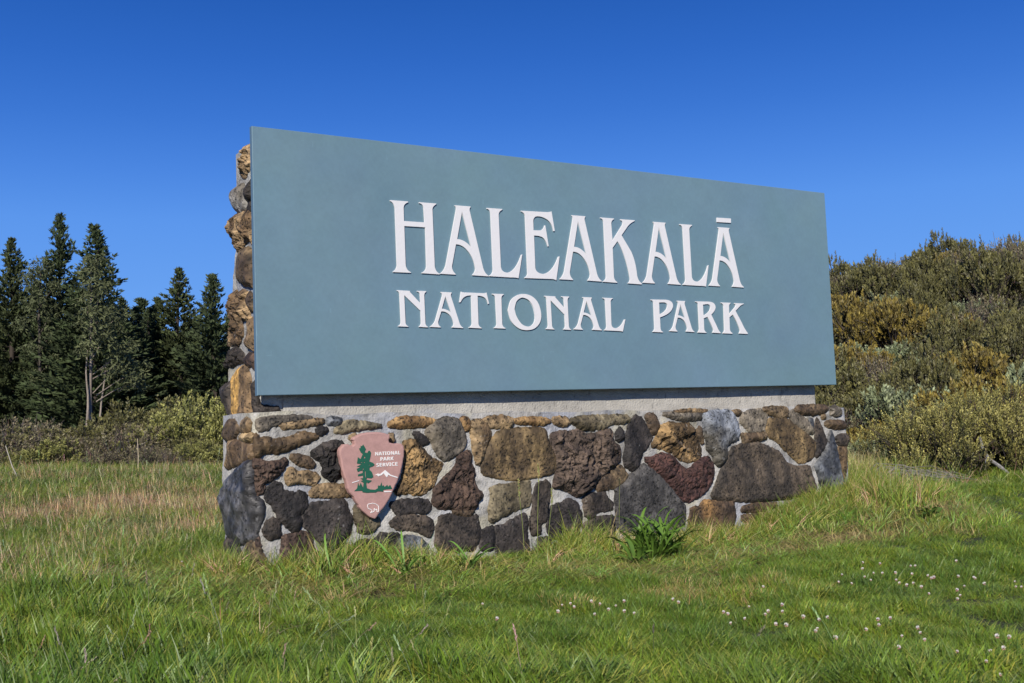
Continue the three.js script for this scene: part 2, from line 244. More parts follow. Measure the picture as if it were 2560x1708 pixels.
S('rubble','x',[109.7,75.8,117.3,78,122.8,72.8,131,64,137.6,61.1,141,60.1,137.4,54.3,133.2,45.3,127.3,40.6,119.7,39,113.2,41.5,104.8,40.4,103.1,43,107.9,49.3,110.1,58.3,111.8,67.4]);
S('black','r',[118.4,83,121.2,82.9,128.7,78.4,130,75.8,125.7,74.3,121.1,77.9]);
S('black','f',[98.1,33.5,108.3,35.2,121.4,35.2,128,33.9,130.6,28.7,126.7,25.6,115.5,27.3,104.3,24.8,101.7,29.1]);
S('dark','f',[98.6,21.2,102.4,23.7,111.6,24.3,124.7,22.8,130.3,20.3,132,14.3,128.9,8.7,119.6,12.9,113.2,15.1,104,15.8,99.4,17.8]);
S('slate','r',[103.7,9.3,112.1,9.8,120.4,7.8,125.9,2.4,126.6,-3.5,116.2,-5,103.3,-3]);
S('brown','r',[99.3,82.1,101.6,82.8,102.6,77.8,99.8,77.9]);
S('brown','r',[68.8,82,73.7,83.4,71.8,80.7,70.5,79.1]);
S('greybrown','R',[128.9,84.1,135.3,90.1,144.2,92.9,151.4,92.7,156.7,89.8,160,83,161.1,75.9,160,71.2,154.9,67.5,147.5,63.1,142.2,62.6,138.7,65.9,135.4,71.5,133.8,75.4,129.2,81]);
S('orange','r',[157.7,92.5,164.1,92,164.8,88.4,165.6,85.2,161.9,82.9,159.3,87]);
S('tan','R',[165.7,87.6,168.6,90.2,175,90,180.5,87.1,183,79.8,180.9,75.1,177.9,70.4,175.7,62.6,172.3,58.4,170,58.9,168.5,66.1,167,74.8]);
S('tan','r',[176,90.4,182.6,92.2,194,92.7,201.5,91.3,203.1,87.2,199.3,83.2,189.8,84.4,182.3,85,179.6,87.9]);
S('orange','r',[202.9,89.6,209.2,90.6,221,90.7,230.9,90,238.3,88.1,231.6,85.4,218.8,86.5,207.2,87.4]);
S('tan','r',[239.4,89.3,246,90.4,253.1,89.8,255.8,85.9,252.8,83.9,244.7,85,240.7,86.8]);
S('olive','R',[256.1,88,264.5,89.9,276,90.4,296.3,90.2,312.7,89.8,316.4,86.2,310.2,84.2,297.1,84.2,290.4,81,275.5,80.2,264,81.9,260.1,85.4]);
S('tanstreak','F',[188.7,80.4,195.4,82.2,208.9,82.9,224.5,82.8,232.4,80.9,234,72.9,236.7,67,241.4,59.4,240.4,51.2,235.7,47.3,221.8,46,207.1,44.5,195.6,45.5,182.6,49.1,175.2,50.7,174.6,57.9,178.6,64.8,182.7,73.4]);
S('crackle','X',[237.8,77.8,245.4,79.2,255.6,78,262.9,80.6,271,75.7,279.5,75.8,290.3,78.4,296.7,78.6,297.8,68.7,303.5,65,304,54.6,295,48.2,286.2,44.5,279.5,38.9,273.9,33.4,267.5,31.3,263.2,28.2,258.1,29.4,253.2,33,245.2,35.6,237.7,37.3,240.7,46.2,241.4,61,236.8,69.5]);
S('black','r',[299.9,76.3,305.5,80,308.6,76.9,308.9,72.5,303.8,69.3,300.7,72]);
S('redbrown','x',[154.7,63.6,156.6,65.8,163.1,67.9,164.8,64.7,164.1,59.2,167.1,54.3,167.1,44.1,169.2,39.2,173.6,35.8,172.6,32.7,169.7,30.5,167.7,26,161.3,24.9,153.2,25.8,146.1,27.5,137.3,28.2,132.6,32.3,134.3,42.2,138.9,45.8,143.4,50.1,151.7,55.9]);
S('brown','r',[147.8,25.1,159.4,24.4,166.7,24.6,162.9,20.8,157.5,20.9,150.4,23]);
S('olive','f',[181.2,39.2,187.9,41.2,197.3,40.6,207,42.4,215.7,42.3,216.3,34.6,215.3,24.9,206.1,23.2,195.4,20,186.7,16.2,182,14.6,179.3,16.4,179.7,25.9,181.8,32.1]);
S('dark','f',[222.4,39.9,231.4,41.8,234.3,38.3,233.1,26.1,231.4,22.1,230,12.5,224.8,8.8,223.5,2.4,216.7,2.2,215.6,11.2,218.7,23.1,219.6,32.7]);
S('black','f',[235.4,21.9,242.5,23,251.8,26.5,259.8,22.6,263,14.9,262.1,7.5,258.5,-2.2,244.2,-3.4,233.3,-0.8,230.6,5.9,233.1,15.5]);
S('dark','f',[266.2,26.3,270.6,30.2,275.8,29,286.4,29.2,289.3,23.9,294.4,20.2,293.6,16,284.5,15.4,277.1,15.5,275.8,11.4,271.6,10.5,267.6,12.9,266.4,19.6]);
S('brown','f',[278.2,33.9,281.6,38.8,292.6,44.1,302.7,50,306.8,46.7,310.9,41.4,307.4,38.1,298.4,33.5,289.8,32.4,281.2,31.6]);
S('dark','f',[265.1,5.5,272.6,9.1,280,10.2,294.9,9.9,295,2.3,294.9,-7.9,264.5,-5.2]);
S('dark','f',[138.4,21.9,145.9,22.1,153,20.4,162,19.3,168.4,20,169.9,12.5,170.5,4.6,164.6,-4.2,136.1,-3.1,133.7,2.4,135,13.8]);
S('black','f',[183.7,10.6,192.1,10.7,198.9,14.1,210.7,18.4,212.7,11.4,210.9,3.5,212.5,-4.7,213.1,-12,184.7,-9.3,184.2,1.8]);
S('black','f',[171.5,8.4,177.2,10.3,182.3,11.5,182.8,1.9,180.2,-5.7,171,-4.8]);
S('black','f',[222.4,-1.5,229.3,-1.3,233.1,-3.3,231.8,-9.7,222,-8.8]);
S('black','f',[311.5,72.9,314.4,81.9,321.8,89.5,327.6,87.9,334.1,78.5,337.8,71.9,334.5,65.6,328.3,61.3,324.3,54.1,321.6,47.9,316.8,45.4,309,49.5,308.2,55.8,311,63.9]);
S('brown','r',[333,89.6,339.6,90.8,344.1,86.5,346,80.9,342.2,74.5,337.4,74.7,335.5,81.2]);
S('greybrown','r',[350.4,90.5,359,91,381.2,90.4,392.5,89.7,393.5,85.1,383.3,84.4,373.3,84.2,362.4,86.5,356.4,88.5]);
S('tan','r',[361.5,91.6,376.4,92.7,394,92.7,401.6,91.6,393.9,90.5,376.3,91]);
S('rubble','X',[337.4,64.6,341.8,69,347.3,79.9,356,82.4,364.5,81.7,373.1,80.9,380.6,80.7,385.2,74.9,387.1,66.2,390.5,60.4,390.7,53.7,383.5,50.3,374.7,49.8,366.3,53,359.2,58,350.9,61.2,342.7,63.4]);
S('red','x',[329,53.9,337.3,54.4,347.1,57.7,356.6,55.4,363.6,50.4,369.4,44.4,374.2,41.8,380.6,44.8,388.6,51,398.8,51.9,403.5,46.4,404.3,38.8,401.2,31.3,394.3,24.2,386.4,20,376.1,16.4,368.8,17.4,363.1,24.3,356.3,31.2,347.2,40.1,339.2,46.1]);
S('brown','r',[388.5,76.6,391.7,78.4,393.7,69.8,393.9,64.1,390.9,66.1,388,70]);
S('bluegrey','R',[394.4,88.9,401.5,90.6,419.8,91.3,430.8,88.9,433.6,81.9,436.3,74,435.1,67.2,425.6,63.2,420.1,60.1,421,55.2,416.6,47.7,411.1,44.1,406.2,48.2,404.1,54.1,398.7,59.1,397.9,66.8,395.5,77.4]);
S('greybrown','f',[440.7,87.6,450.4,90.3,464.1,91,471.4,87.8,469.4,79.8,465.4,73,458.4,71.8,448.9,72.1,442.6,77.7,438.2,81.8]);
S('brown','r',[428.9,89.9,435.6,91.2,440.2,90.1,438,87.2,431.4,87.9]);
S('brown','r',[438.7,70,451.5,70.3,468.6,70.1,469,66.4,463.4,64.6,451,64.2,441.5,62.6,439.7,66.1]);
S('brown','r',[465.5,91.9,476.7,93.1,495,92.2,497.6,89.1,496.5,84.1,487.2,83.8,473.4,86.7]);
S('umber','F',[400.3,19,404.6,26.3,410.5,36.5,416.4,45.8,422.2,53.2,427.9,58.8,438.7,61.2,457.7,61.9,471,56.9,481.9,53.4,488.4,47.1,492.2,41.9,501.9,38.4,520.7,37.9,524.2,28,527.8,18.6,523.1,14.9,509.8,12.7,495.4,11.2,467.4,11.1,440.3,12,421.9,14.2,407.7,15.7]);
S('tanstreak','f',[470.6,77.8,473.1,82.2,487.1,82.8,498.3,80,509.2,73.5,521.7,65.9,529.9,59.4,530.1,53.3,525.8,45.3,515.3,42.2,506.6,42.7,498.6,49.6,487.8,57.2,482.6,62.4,473.2,66.8,470.1,70.9]);
S('greybrown','f',[498.2,88.1,504.8,89.4,513,83.6,521.4,80.3,528.2,72.9,529.1,67.2,520.5,69,510.7,73.5,501.2,80.9]);
S('brown','r',[505.5,88.9,510.9,92.8,528.5,93.5,546.3,92.5,550.6,89.8,544.2,86.3,530.7,85.2,516.1,86.1]);
S('slate','r',[523.3,76.1,525.9,81.2,528.8,80.1,528.7,70.8,525.2,73]);
S('dark','f',[532.4,78.9,535.5,80.9,541.3,70.4,545.7,60.9,543,55.8,536.4,48.9,530.2,46.1,530.7,59.4]);
S('slate','R',[551.8,69.5,554.3,63.7,557.9,53.1,559.8,40.5,562.3,26.9,563.4,13.3,554.3,14.4,543.9,15.6,535.2,18.2,531.8,29.6,528.9,39,539.2,46.7,546.1,56.7]);
S('brown','r',[541,83.8,545.6,84.7,546.1,81.6,542.2,80.7]);
S('greybrown','r',[552.9,90.8,559.9,92.2,567.2,88.4,567.6,84.1,560.5,82.2,554.6,84.5]);
S('brown','r',[544.1,76.5,552.6,78.3,567.8,77.8,573.7,75,572.6,71.4,559.5,71.3,549.1,73.2]);
S('dark','r',[558,62.5,565.1,65.3,574.3,64.5,576,58.6,571.8,54.6,562.7,55.5]);
S('tan','f',[559.4,53,567.1,53.7,572.4,52.5,569.7,31.7,565.8,23.5,563.6,32,561.5,42.5]);
S('rust','f',[373.8,0.3,377,10.3,385.7,10.6,391.2,15.9,407.6,13.3,425.1,12.6,426.2,0.9,424.2,-7.5,411.9,-15.1,386.5,-13.9,374.4,-9.1]);
S('brown','f',[433.7,4.2,435.9,7,448.1,9,467.1,8.1,478.1,6.9,466.7,2.8,446.3,2.8]);
S('redbrown','f',[510.8,7.6,524.2,10.7,542.1,12.6,550.7,7.9,564.4,8,566.2,2.7,537.7,-3.5,514.4,-1.7]);
S('brown','f',[434,-0.6,452.8,-0.1,466.5,-0.2,465.9,-7,433.7,-4.5]);
S('greydark','F',[298.2,31.2,305.8,34.3,313.1,41.1,327.6,49.4,336.7,44.4,346.9,36.4,356,27.5,364,18.7,369.2,13.7,369.3,6.2,367.5,-2,353.6,-8.3,303.5,-4,298.1,1.8,297.5,19.7]);
S('brown','r',[-48,84,-47,93,-40,97,-30,96,-27,90,-30,85,-40,83]);
S('dark','r',[-50,2,-51,12,-44,17,-30,12,-25,4,-30,-4,-44,-5]);
S('tan','r',[-24,89,-22,95,-12,97,-3,95,-4,90,-14,88]);
S('brown','f',[-20,2,-18,12,-8,16,2,13,6,4,4,-6,-16,-6]);
S('black','f',[84,-4,83,6,90,13,104,12,110,4,108,-6]);

face = upperFace;
S('brownside','X',[-14.4,286.3,-4.9,285.4,0,281.9,0,270.3,-3.3,270,-12.4,266.3,-20,267.1,-23.7,270.5,-19.6,273.7]);
S('dark','R',[0,263.3,0,263.8,0,248.2,-4.7,247.4,-12.1,249.7,-10.3,257.6,-2.7,260.1]);
S('greylight','R',[-34.8,261,-21.6,262.5,-13,256.5,-12.1,248.9,-13.7,244.2,-22.8,243.1,-33.1,245.5,-38,252.4]);
S('dark','r',[-10.1,241.9,-4.8,245.8,0,242,0,237,-0.3,239.2]);
S('brownside','X',[-45.5,240.2,-38.6,242.3,-20.3,241.4,-10.1,241.1,-0.4,237.6,0,233,0,219.2,0,209.6,-1.6,216.7,-7.5,221.8,-19,220.4,-31,214.9,-37.2,221.7,-44.7,231.5]);
S('brown','R',[-31.1,213.2,-19.3,215.5,-9.2,214.7,0,208.3,0,203.2,0,184.9,-3.4,187.9,-18.3,190.6,-33.5,196,-34.2,205.3]);
S('brown','r',[-18.6,180.4,-10.5,183.7,0,179.8,0,169.8,-6.1,171.3]);
S('brownside','X',[-51.4,182.6,-38.4,188.9,-34.7,182.4,-26.2,187.4,-13.1,184,-17.4,178.6,-11.2,171.9,-9,165.8,-27.4,166.8,-25.4,156.3,-36.6,150.9,-60.5,151.6,-49.6,166.5]);
S('brownside','R',[-10.4,164.2,-1.3,165.8,0,164,0,141.8,-5.2,144.4,-15.4,146.9,-16.4,151.3,-12.1,157.6]);
S('dark','X',[-65.5,140.4,-56.4,146.8,-39.5,148.1,-26.2,142.7,-22.5,138.2,-42.9,137.9,-51.4,135.9,-67.2,136.9]);
S('redbrown','r',[-21.2,137.2,-15.7,141,-7.9,141.3,0,137.7,0,129.8,-5.9,132.8,-17.4,134.4]);
S('yellow','R',[-47.7,126.9,-37.7,132.3,-21.4,134.7,-17.6,132.7,-11.5,124.8,-10.9,114.7,-10.7,96.3,-26.6,92.9,-38.8,91.9,-42.2,104.1,-47,115.5]);
S('dark','r',[-6.7,119.5,0,123.6,0,122.8,0,112.1,0,105.4,15.5,103.3,12.9,101.7,1.6,99.1,-3,97,-5.1,104.5]);
S('dark','R',[-68.9,122.8,-57.8,123.9,-49.4,122.6,-48.6,113,-43.7,100.6,-41.5,92,-50.1,86.9,-59.4,97.6,-65.9,108.4]);
// ---------------------------------------------------------------- the sign board and its letters
const GLYPH = {
  H: 'M 0.0,0.0 L 144.8,1.6 L 144.5,-6.8 Q 109.5,-18.6 107.0,-46.7 L 106.6,-146.3 L 274.4,-144.7 L 270.7,-34.4 Q 266.9,-8.6 234.3,-4.0 L 234.6,3.0 L 379.3,4.3 L 375.8,-3.1 Q 349.1,-17.9 344.4,-39.5 L 347.8,-469.7 Q 352.6,-508.1 386.8,-521.4 L 386.6,-527.8 L 237.8,-524.9 L 238.0,-520.0 Q 274.3,-504.5 277.1,-472.9 L 279.3,-182.4 L 107.6,-183.8 L 109.0,-470.2 Q 113.7,-509.4 150.1,-520.3 L 148.3,-525.9 L 4.8,-526.5 L 5.0,-521.7 Q 35.7,-504.6 37.5,-473.5 L 35.7,-62.4 Q 33.3,-21.0 -0.2,-6.9 Z',
  A: 'M 0.0,0.0 L 137.3,1.0 L 134.6,-6.4 Q 123.5,-15.9 127.6,-35.2 L 225.5,-457.9 Q 236.0,-504.4 271.1,-521.0 L 270.8,-528.2 L 130.1,-525.3 L 132.0,-519.5 Q 157.6,-496.9 157.0,-471.8 Q 149.8,-389.4 90.5,-335.0 Q 51.4,-295.6 -2.2,-297.2 L -42.7,-462.9 Q -45.7,-498.5 -12.9,-521.3 L -14.7,-527.0 L -144.8,-525.3 L -142.2,-520.3 Q -109.6,-497.8 -96.1,-458.3 L 9.3,-31.6 Q 12.4,-13.4 -0.2,-5.8 Z | M 60.0,-43.7 L 9.9,-255.8 Q 77.5,-255.4 127.6,-311.5 Z',
  L: 'M 0.0,0.0 L 141.6,1.8 L 135.2,-7.6 Q 107.4,-19.2 104.5,-45.1 L 106.8,-447.8 Q 109.1,-491.5 164.4,-492.8 Q 242.4,-478.4 296.3,-346.8 L 306.9,-342.5 L 263.2,-532.7 Q 231.5,-526.6 197.0,-529.5 L -0.4,-527.3 L -0.1,-521.5 Q 32.3,-507.8 33.9,-472.9 L 31.6,-46.7 Q 31.4,-13.8 -0.3,-7.3 Z',
  E: 'M 0.0,0.0 L 244.3,6.6 Q 267.0,8.3 287.3,15.8 L 311.0,-141.8 L 297.3,-142.7 Q 289.7,-78.8 241.3,-53.3 Q 197.6,-30.7 148.3,-34.2 Q 112.5,-39.8 108.9,-76.0 L 109.0,-147.1 L 169.6,-144.8 Q 205.7,-137.2 214.7,-101.2 L 222.7,-102.2 L 245.9,-266.6 L 236.8,-268.6 Q 224.0,-218.9 189.2,-198.4 Q 158.6,-186.7 111.4,-189.6 L 110.5,-441.9 Q 114.5,-487.9 183.6,-489.4 Q 274.0,-475.9 333.2,-345.0 L 347.0,-342.0 L 305.2,-536.2 Q 289.4,-527.8 262.4,-527.4 L 8.0,-530.0 L 10.1,-522.6 Q 35.0,-511.9 35.2,-489.7 L 34.7,-43.7 Q 34.2,-17.7 -0.3,-6.0 Z',
  K: 'M 0.0,0.0 L 140.2,0.9 L 137.0,-6.8 Q 111.5,-17.4 108.2,-42.2 L 112.7,-186.6 L 222.8,-47.2 Q 238.5,-18.5 206.5,-7.9 L 208.8,-0.3 L 357.3,1.0 L 353.0,-6.9 Q 308.5,-25.0 278.3,-57.0 L 210.1,-134.7 L 303.3,-265.4 Q 345.6,-345.6 352.9,-457.6 Q 359.1,-509.7 398.8,-526.9 L 397.2,-538.2 L 252.4,-534.6 L 257.4,-528.5 Q 278.7,-516.5 275.6,-490.6 Q 262.7,-394.3 226.4,-299.3 Q 202.4,-233.5 163.4,-187.4 L 111.1,-246.0 L 110.1,-482.5 Q 111.9,-515.6 143.4,-527.6 L 141.1,-534.4 L -4.8,-531.1 L -2.7,-525.1 Q 26.9,-515.2 30.2,-489.4 L 29.6,-40.1 Q 29.2,-14.2 -0.4,-6.7 Z',
  macron: 'M 0.0,0.0 L 168.4,3.8 L 165.4,-36.6 L -0.8,-39.8 Z',
  n: 'M 0.0,0.0 L 104.7,-2.0 L 102.2,-9.0 L 186.1,-90.8 L 183.7,-28.5 Q 182.9,-9.1 161.4,-4.9 L 162.4,0.6 L 236.7,1.1 L 234.9,-6.0 Q 221.5,-12.0 219.2,-30.8 L 221.1,-232.0 Q 222.6,-254.9 241.7,-261.5 L 240.0,-267.1 L 167.4,-264.0 L 169.1,-259.2 Q 185.6,-251.3 185.5,-232.7 L 185.5,-147.6 L 56.3,-35.9 L 59.9,-234.9 Q 63.0,-255.4 83.3,-261.2 L 81.6,-265.4 L -0.0,-263.3 L 1.7,-258.5 Q 21.5,-251.3 22.2,-232.2 L 18.6,-30.3 Q 17.0,-11.8 -0.2,-5.5 Z',
  a: 'M 0.0,0.0 L 92.3,-0.5 L 89.6,-8.3 Q 81.3,-15.0 85.4,-32.5 L 148.3,-225.1 Q 156.8,-253.1 179.1,-261.3 L 177.3,-267.0 L 82.6,-263.5 L 84.5,-257.8 Q 100.9,-247.0 98.4,-229.5 Q 89.7,-187.4 62.6,-165.5 Q 31.7,-142.3 -1.7,-145.9 L -30.6,-221.3 Q -34.0,-249.2 -10.0,-259.3 L -12.6,-264.9 L -100.3,-262.1 L -98.5,-257.2 Q -70.8,-246.3 -53.8,-211.2 L 9.9,-31.3 Q 14.5,-13.6 -0.2,-5.6 Z | M 36.9,-30.4 L 3.9,-124.7 Q 44.3,-125.1 80.7,-151.0 Z',
  t: 'M 0.0,0.0 Q 9.5,-6.1 33.8,-5.3 L 198.1,-5.6 Q 210.6,-5.2 221.7,0.2 L 240.5,-83.6 L 230.4,-87.4 Q 222.2,-26.5 147.6,-27.4 L 141.8,-27.5 L 141.0,-239.9 Q 143.4,-261.3 167.8,-268.7 L 165.9,-274.5 L 55.4,-271.2 L 57.2,-265.5 Q 82.0,-258.7 83.7,-237.3 L 86.0,-27.1 Q 16.8,-25.7 -5.7,-79.6 L -17.9,-81.4 Z',
  i: 'M 0.0,0.0 L 104.7,0.4 L 102.7,-5.4 Q 83.7,-13.3 81.2,-31.5 L 79.8,-230.9 Q 83.0,-252.5 108.1,-260.8 L 106.1,-266.6 L 5.1,-263.8 L 7.0,-258.0 Q 28.4,-249.7 30.0,-231.7 L 27.1,-33.1 Q 26.4,-11.5 -0.3,-5.8 Z',
  o: 'C 0.0,0.0 29.2,77.3 87.0,119.2 152.6,132.3 226.1,116.2 280.8,66.0 305.0,-18.7 291.0,-85.6 240.2,-134.4 165.1,-150.2 92.2,-136.6 26.0,-83.1 Z | C 57.9,12.3 75.9,67.6 107.5,95.6 142.5,104.0 193.9,85.7 232.6,35.1 247.7,-34.7 238.1,-86.6 206.0,-116.6 162.2,-120.9 115.5,-99.7 74.9,-45.7 Z',
  l: 'M 0.0,0.0 L 104.5,-0.5 L 101.4,-6.5 Q 81.0,-12.2 79.0,-30.6 L 76.6,-213.5 Q 78.3,-247.8 122.2,-247.1 Q 177.9,-237.5 211.2,-174.4 L 223.4,-171.9 L 190.4,-275.5 Q 166.7,-269.9 139.1,-270.3 L 1.0,-267.1 L 3.1,-262.0 Q 26.1,-254.4 26.5,-232.5 L 25.3,-32.1 Q 24.8,-10.2 -0.3,-5.1 Z',
  p: 'M 0.0,0.0 L 164.8,2.5 Q 243.2,-0.5 237.9,-50.2 Q 226.0,-111.3 88.8,-149.8 L 88.6,-242.4 Q 92.0,-264.9 114.9,-269.9 L 112.6,-276.0 L 3.8,-272.9 L 6.1,-266.9 Q 23.9,-258.4 25.1,-239.6 L 26.7,-33.1 Q 26.2,-10.5 -0.3,-5.3 Z | M 87.2,-23.9 L 85.6,-124.3 Q 176.4,-89.7 176.4,-44.2 Q 173.0,-21.5 134.0,-21.1 Z',
  r: 'M 0.0,0.0 L 153.8,2.0 Q 231.5,0.3 228.1,-46.8 Q 220.4,-82.2 173.7,-110.5 L 231.9,-210.8 Q 249.7,-253.5 272.9,-264.9 L 269.2,-272.8 L 175.8,-269.3 L 178.3,-263.8 Q 192.4,-254.3 188.3,-238.8 Q 161.4,-180.9 128.9,-131.0 L 84.7,-145.8 L 83.4,-236.4 Q 85.9,-259.6 109.0,-266.3 L 105.5,-272.5 L 6.7,-269.9 L 9.1,-263.7 Q 25.9,-256.6 27.2,-237.3 L 28.5,-28.6 Q 27.8,-9.3 -0.4,-5.4 Z | M 83.8,-27.1 L 83.4,-120.3 Q 168.1,-87.3 169.1,-44.4 Q 167.7,-21.0 131.6,-20.4 Z',
  k: 'M 0.0,0.0 L 113.1,-0.0 L 110.5,-6.4 Q 93.0,-12.4 90.6,-30.7 L 87.5,-101.8 L 167.2,-32.6 Q 179.4,-12.5 157.3,-7.5 L 161.0,-1.1 L 271.7,-2.0 L 268.0,-8.5 Q 235.1,-15.0 212.0,-35.5 L 166.5,-70.7 L 233.8,-174.1 Q 262.0,-229.2 299.3,-265.3 L 296.4,-274.9 L 192.1,-271.4 L 194.6,-265.8 Q 211.6,-253.7 202.7,-230.1 Q 175.9,-159.3 129.8,-104.8 L 88.6,-129.3 L 86.0,-235.7 Q 90.6,-259.3 116.6,-267.6 L 112.8,-274.7 L 0.1,-272.2 L 3.8,-264.3 Q 20.1,-256.3 21.6,-236.7 L 27.1,-32.3 Q 25.4,-12.7 -0.5,-6.3 Z',
};
function glyphShape(str, k = 0.001) {
  const paths = str.split('|').map(s => {
    const t = s.trim().split(' '), p = new THREE.Path(); let i = 0, cur = null; const xy = () => t[i++].split(',').map(n => n * k);
    while (i < t.length) { const c = t[i++]; if (c === 'M') { cur = xy(); p.moveTo(...cur); } else if (c === 'L') while (i < t.length && t[i].includes(',')) p.lineTo(...xy()); else if (c === 'Q') p.quadraticCurveTo(...xy(), ...xy()); else if (c === 'C') { const q = []; while (i < t.length && t[i].includes(',')) q.push(new THREE.Vector2(...xy())); const cv = new THREE.SplineCurve([...q, q[0]]); p.setFromPoints(cv.getPoints(60)); } }
    return p;
  });
  const sh = new THREE.Shape(); sh.curves = paths[0].curves; sh.currentPoint.copy(paths[0].currentPoint); sh.holes = paths.slice(1); return sh;
}
const W = 5.6075, Y0 = 1.12, H = 1.83;
{
  const board = thing('sign_board', W / 2, Y0, 0);
  tag(board, 'long slate blue sign board with raised white park name lettering', 'sign board');
  const n = 1024, d = new Uint8Array(n * n * 4), bd = new Uint8Array(n * n * 4);
  for (let j = 0; j < n; j++) for (let i = 0; i < n; i++) {
    const x = i / n * 5.6, y = j / n * 1.83, k = 1 + 0.035 * fbm(x * 1.2, y * 1.6, 51, 4) + 0.025 * fbm(x * 9, y * 9, 53, 3) + 0.015 * vn(x * 60, y * 60, 54) + (vn(x * 30, y * 30, 58) > 0.965 ? 0.05 : 0), g = fbm(x * 2, y * 2, 56, 3);
    d.set([106 * k, (134 + 2 * g) * k, (147 - 4 * g) * k, 255].map(c => clamp(c, 0, 255)), (j * n + i) * 4);
    const q = 150 + 60 * fbm(x * 3, y * 3, 57, 4); bd.set([q, q, q, 255], (j * n + i) * 4);
  }
  const map = new THREE.DataTexture(d, n, n), rough = new THREE.DataTexture(bd, n, n); map.colorSpace = THREE.SRGBColorSpace; map.magFilter = rough.magFilter = THREE.LinearFilter; map.needsUpdate = rough.needsUpdate = true;
  const paint = new THREE.MeshStandardMaterial({ map, roughnessMap: rough, roughness: 0.9 });
  const edge = new THREE.MeshStandardMaterial({ color: 0x587488, roughness: 0.6 });
  // front sheet with a small chamfer, and the box behind it
  const b = 0.004, fs = new MB(), one = [1, 1, 1];
  const ring = [[0, 0], [W, 0], [W, H], [0, H]], inn = [[b, b], [W - b, b], [W - b, H - b], [b, H - b]];
  const idx = inn.map(([x, y]) => fs.v(x - W / 2, y, 0, one, x / W, y / H)); fs.q(...idx);
  for (let i = 0; i < 4; i++) { const j = (i + 1) % 4, q = [ring[i], ring[j], inn[j], inn[i]].map(([x, y], k) => fs.v(x - W / 2, y, k < 2 ? -b : 0, one, x / W, y / H)); fs.q(...q); }
  part('front_sheet', fs.geo(), paint, board);
  const es = new MB(); for (let i = 0; i < 4; i++) { const j = (i + 1) % 4, q = [[ring[j], -b], [ring[i], -b], [ring[i], -0.045], [ring[j], -0.045]].map(([[x, y], z]) => es.v(x - W / 2, y, z, one, x, y)); es.q(q[1], q[0], q[3], q[2]); }
  es.q(...[[W, 0], [0, 0], [0, H], [W, H]].map(([x, y]) => es.v(x - W / 2, y, -0.045, one, x, y)));
  part('edge', es.geo(), edge, board);
  for (const y of [0.5, 1.35]) { const r = new THREE.BoxGeometry(5.1, 0.07, 0.085); r.translate(0, y, -0.0885); part('mounting_rail', r, new THREE.MeshStandardMaterial({ color: 0x3c4046, roughness: 0.7, metalness: 0.4 }), board); }
  const white = new THREE.MeshStandardMaterial({ color: new THREE.Color(0.72, 0.715, 0.72), roughness: 0.6, bumpMap: mortarBump, bumpScale: 0.001 });
  const word = [['H', 1.017, 2.517], ['A', 1.553, 2.520], ['L', 1.832, 2.521], ['E', 2.144, 2.522], ['A', 2.626, 2.521], ['K', 2.914, 2.523], ['A', 3.468, 2.525], ['L', 3.762, 2.525], ['A', 4.203, 2.527], ['macron', 4.196, 2.611],
    ['n', 1.050, 1.861], ['a', 1.408, 1.860], ['t', 1.580, 1.868], ['i', 1.851, 1.861], ['o', 1.987, 1.736], ['n', 2.330, 1.860], ['a', 2.698, 1.861], ['l', 2.899, 1.862], ['p', 3.402, 1.862], ['a', 3.687, 1.860], ['r', 3.895, 1.860], ['k', 4.192, 1.859]];
  const made = {};
  for (const [g, x, y] of word) {
    made[g] ??= new THREE.ExtrudeGeometry(glyphShape(GLYPH[g]), { depth: 0.0085, bevelEnabled: true, bevelThickness: 0.0015, bevelSize: 0.001, bevelOffset: -0.001, bevelSegments: 1, curveSegments: 10 });
    part('letter', made[g], white, board).position.set(x - W / 2, y - Y0, 0.0015);
  }
}

// ---------------------------------------------------------------- the arrowhead plaque
const OUT = [-141,196,-127,212,-81,232,-25,240,31,243,97,234,146,219,147,193,137,181,139,166,179,156,208,157,234,153,255,137,254,107,248,60,233,-12,220,-55,199,-100,169,-154,128,-228,89,-276,50,-320,12,-359,-25,-344,-52,-325,-79,-298,-101,-271,-118,-241,-144,-197,-168,-166,-187,-136,-195,-90,-212,-47,-222,-9,-229,45,-237,92,-239,125,-229,145,-206,165,-174,166,-142,154,-128,166,-132,183];
const TREE = [-64,159,-56,146,-45,125,-52,117,-55,104,-34,99,-27,111,-17,115,-8,102,-11,81,-17,60,-24,41,6,29,17,16,5,6,-21,-1,-24,-16,-6,-33,1,-51,5,-68,-12,-77,-44,-71,-49,-84,-8,-92,-17,-100,-38,-110,-47,-99,-50,-115,-46,-143,-19,-153,18,-157,37,-148,40,-129,56,-132,66,-110,70,-135,82,-130,89,-143,110,-129,115,-144,132,-131,141,-148,147,-159,107,-159,79,-161,76,-174,36,-169,18,-176,-19,-174,-47,-174,-79,-168,-81,-157,-140,-156,-119,-140,-109,-103,-103,-129,-91,-104,-84,-117,-74,-139,-68,-106,-90,-90,-72,-87,-92,-73,-72,-72,-71,-53,-108,-57,-110,-45,-73,-36,-74,-17,-111,-26,-118,-6,-88,5,-115,10,-78,25,-114,31,-106,73,-86,59,-78,76,-69,92,-84,105,-97,133,-84,135,-83,152,-74,147];
const PEAK = [17,-58,40,-47,59,-52,97,-26,120,-45,139,-61,190,-79,192,-87,138,-69,120,-60,112,-74,105,-74,94,-60,87,-47,66,-61,52,-62,44,-68,33,-57];
const SNOW = [-155,-96,-102,-85,-101,-89,-154,-101];
const LAKE = [79,-170,140,-174,142,-180,88,-179];
const BISON = [-24,-312,-10,-303,-16,-292,-37,-284,-43,-267,-40,-254,-22,-251,-3,-249,20,-257,40,-273,37,-310,27,-310,26,-291,14,-298,7,-283,4,-306,-5,-309];
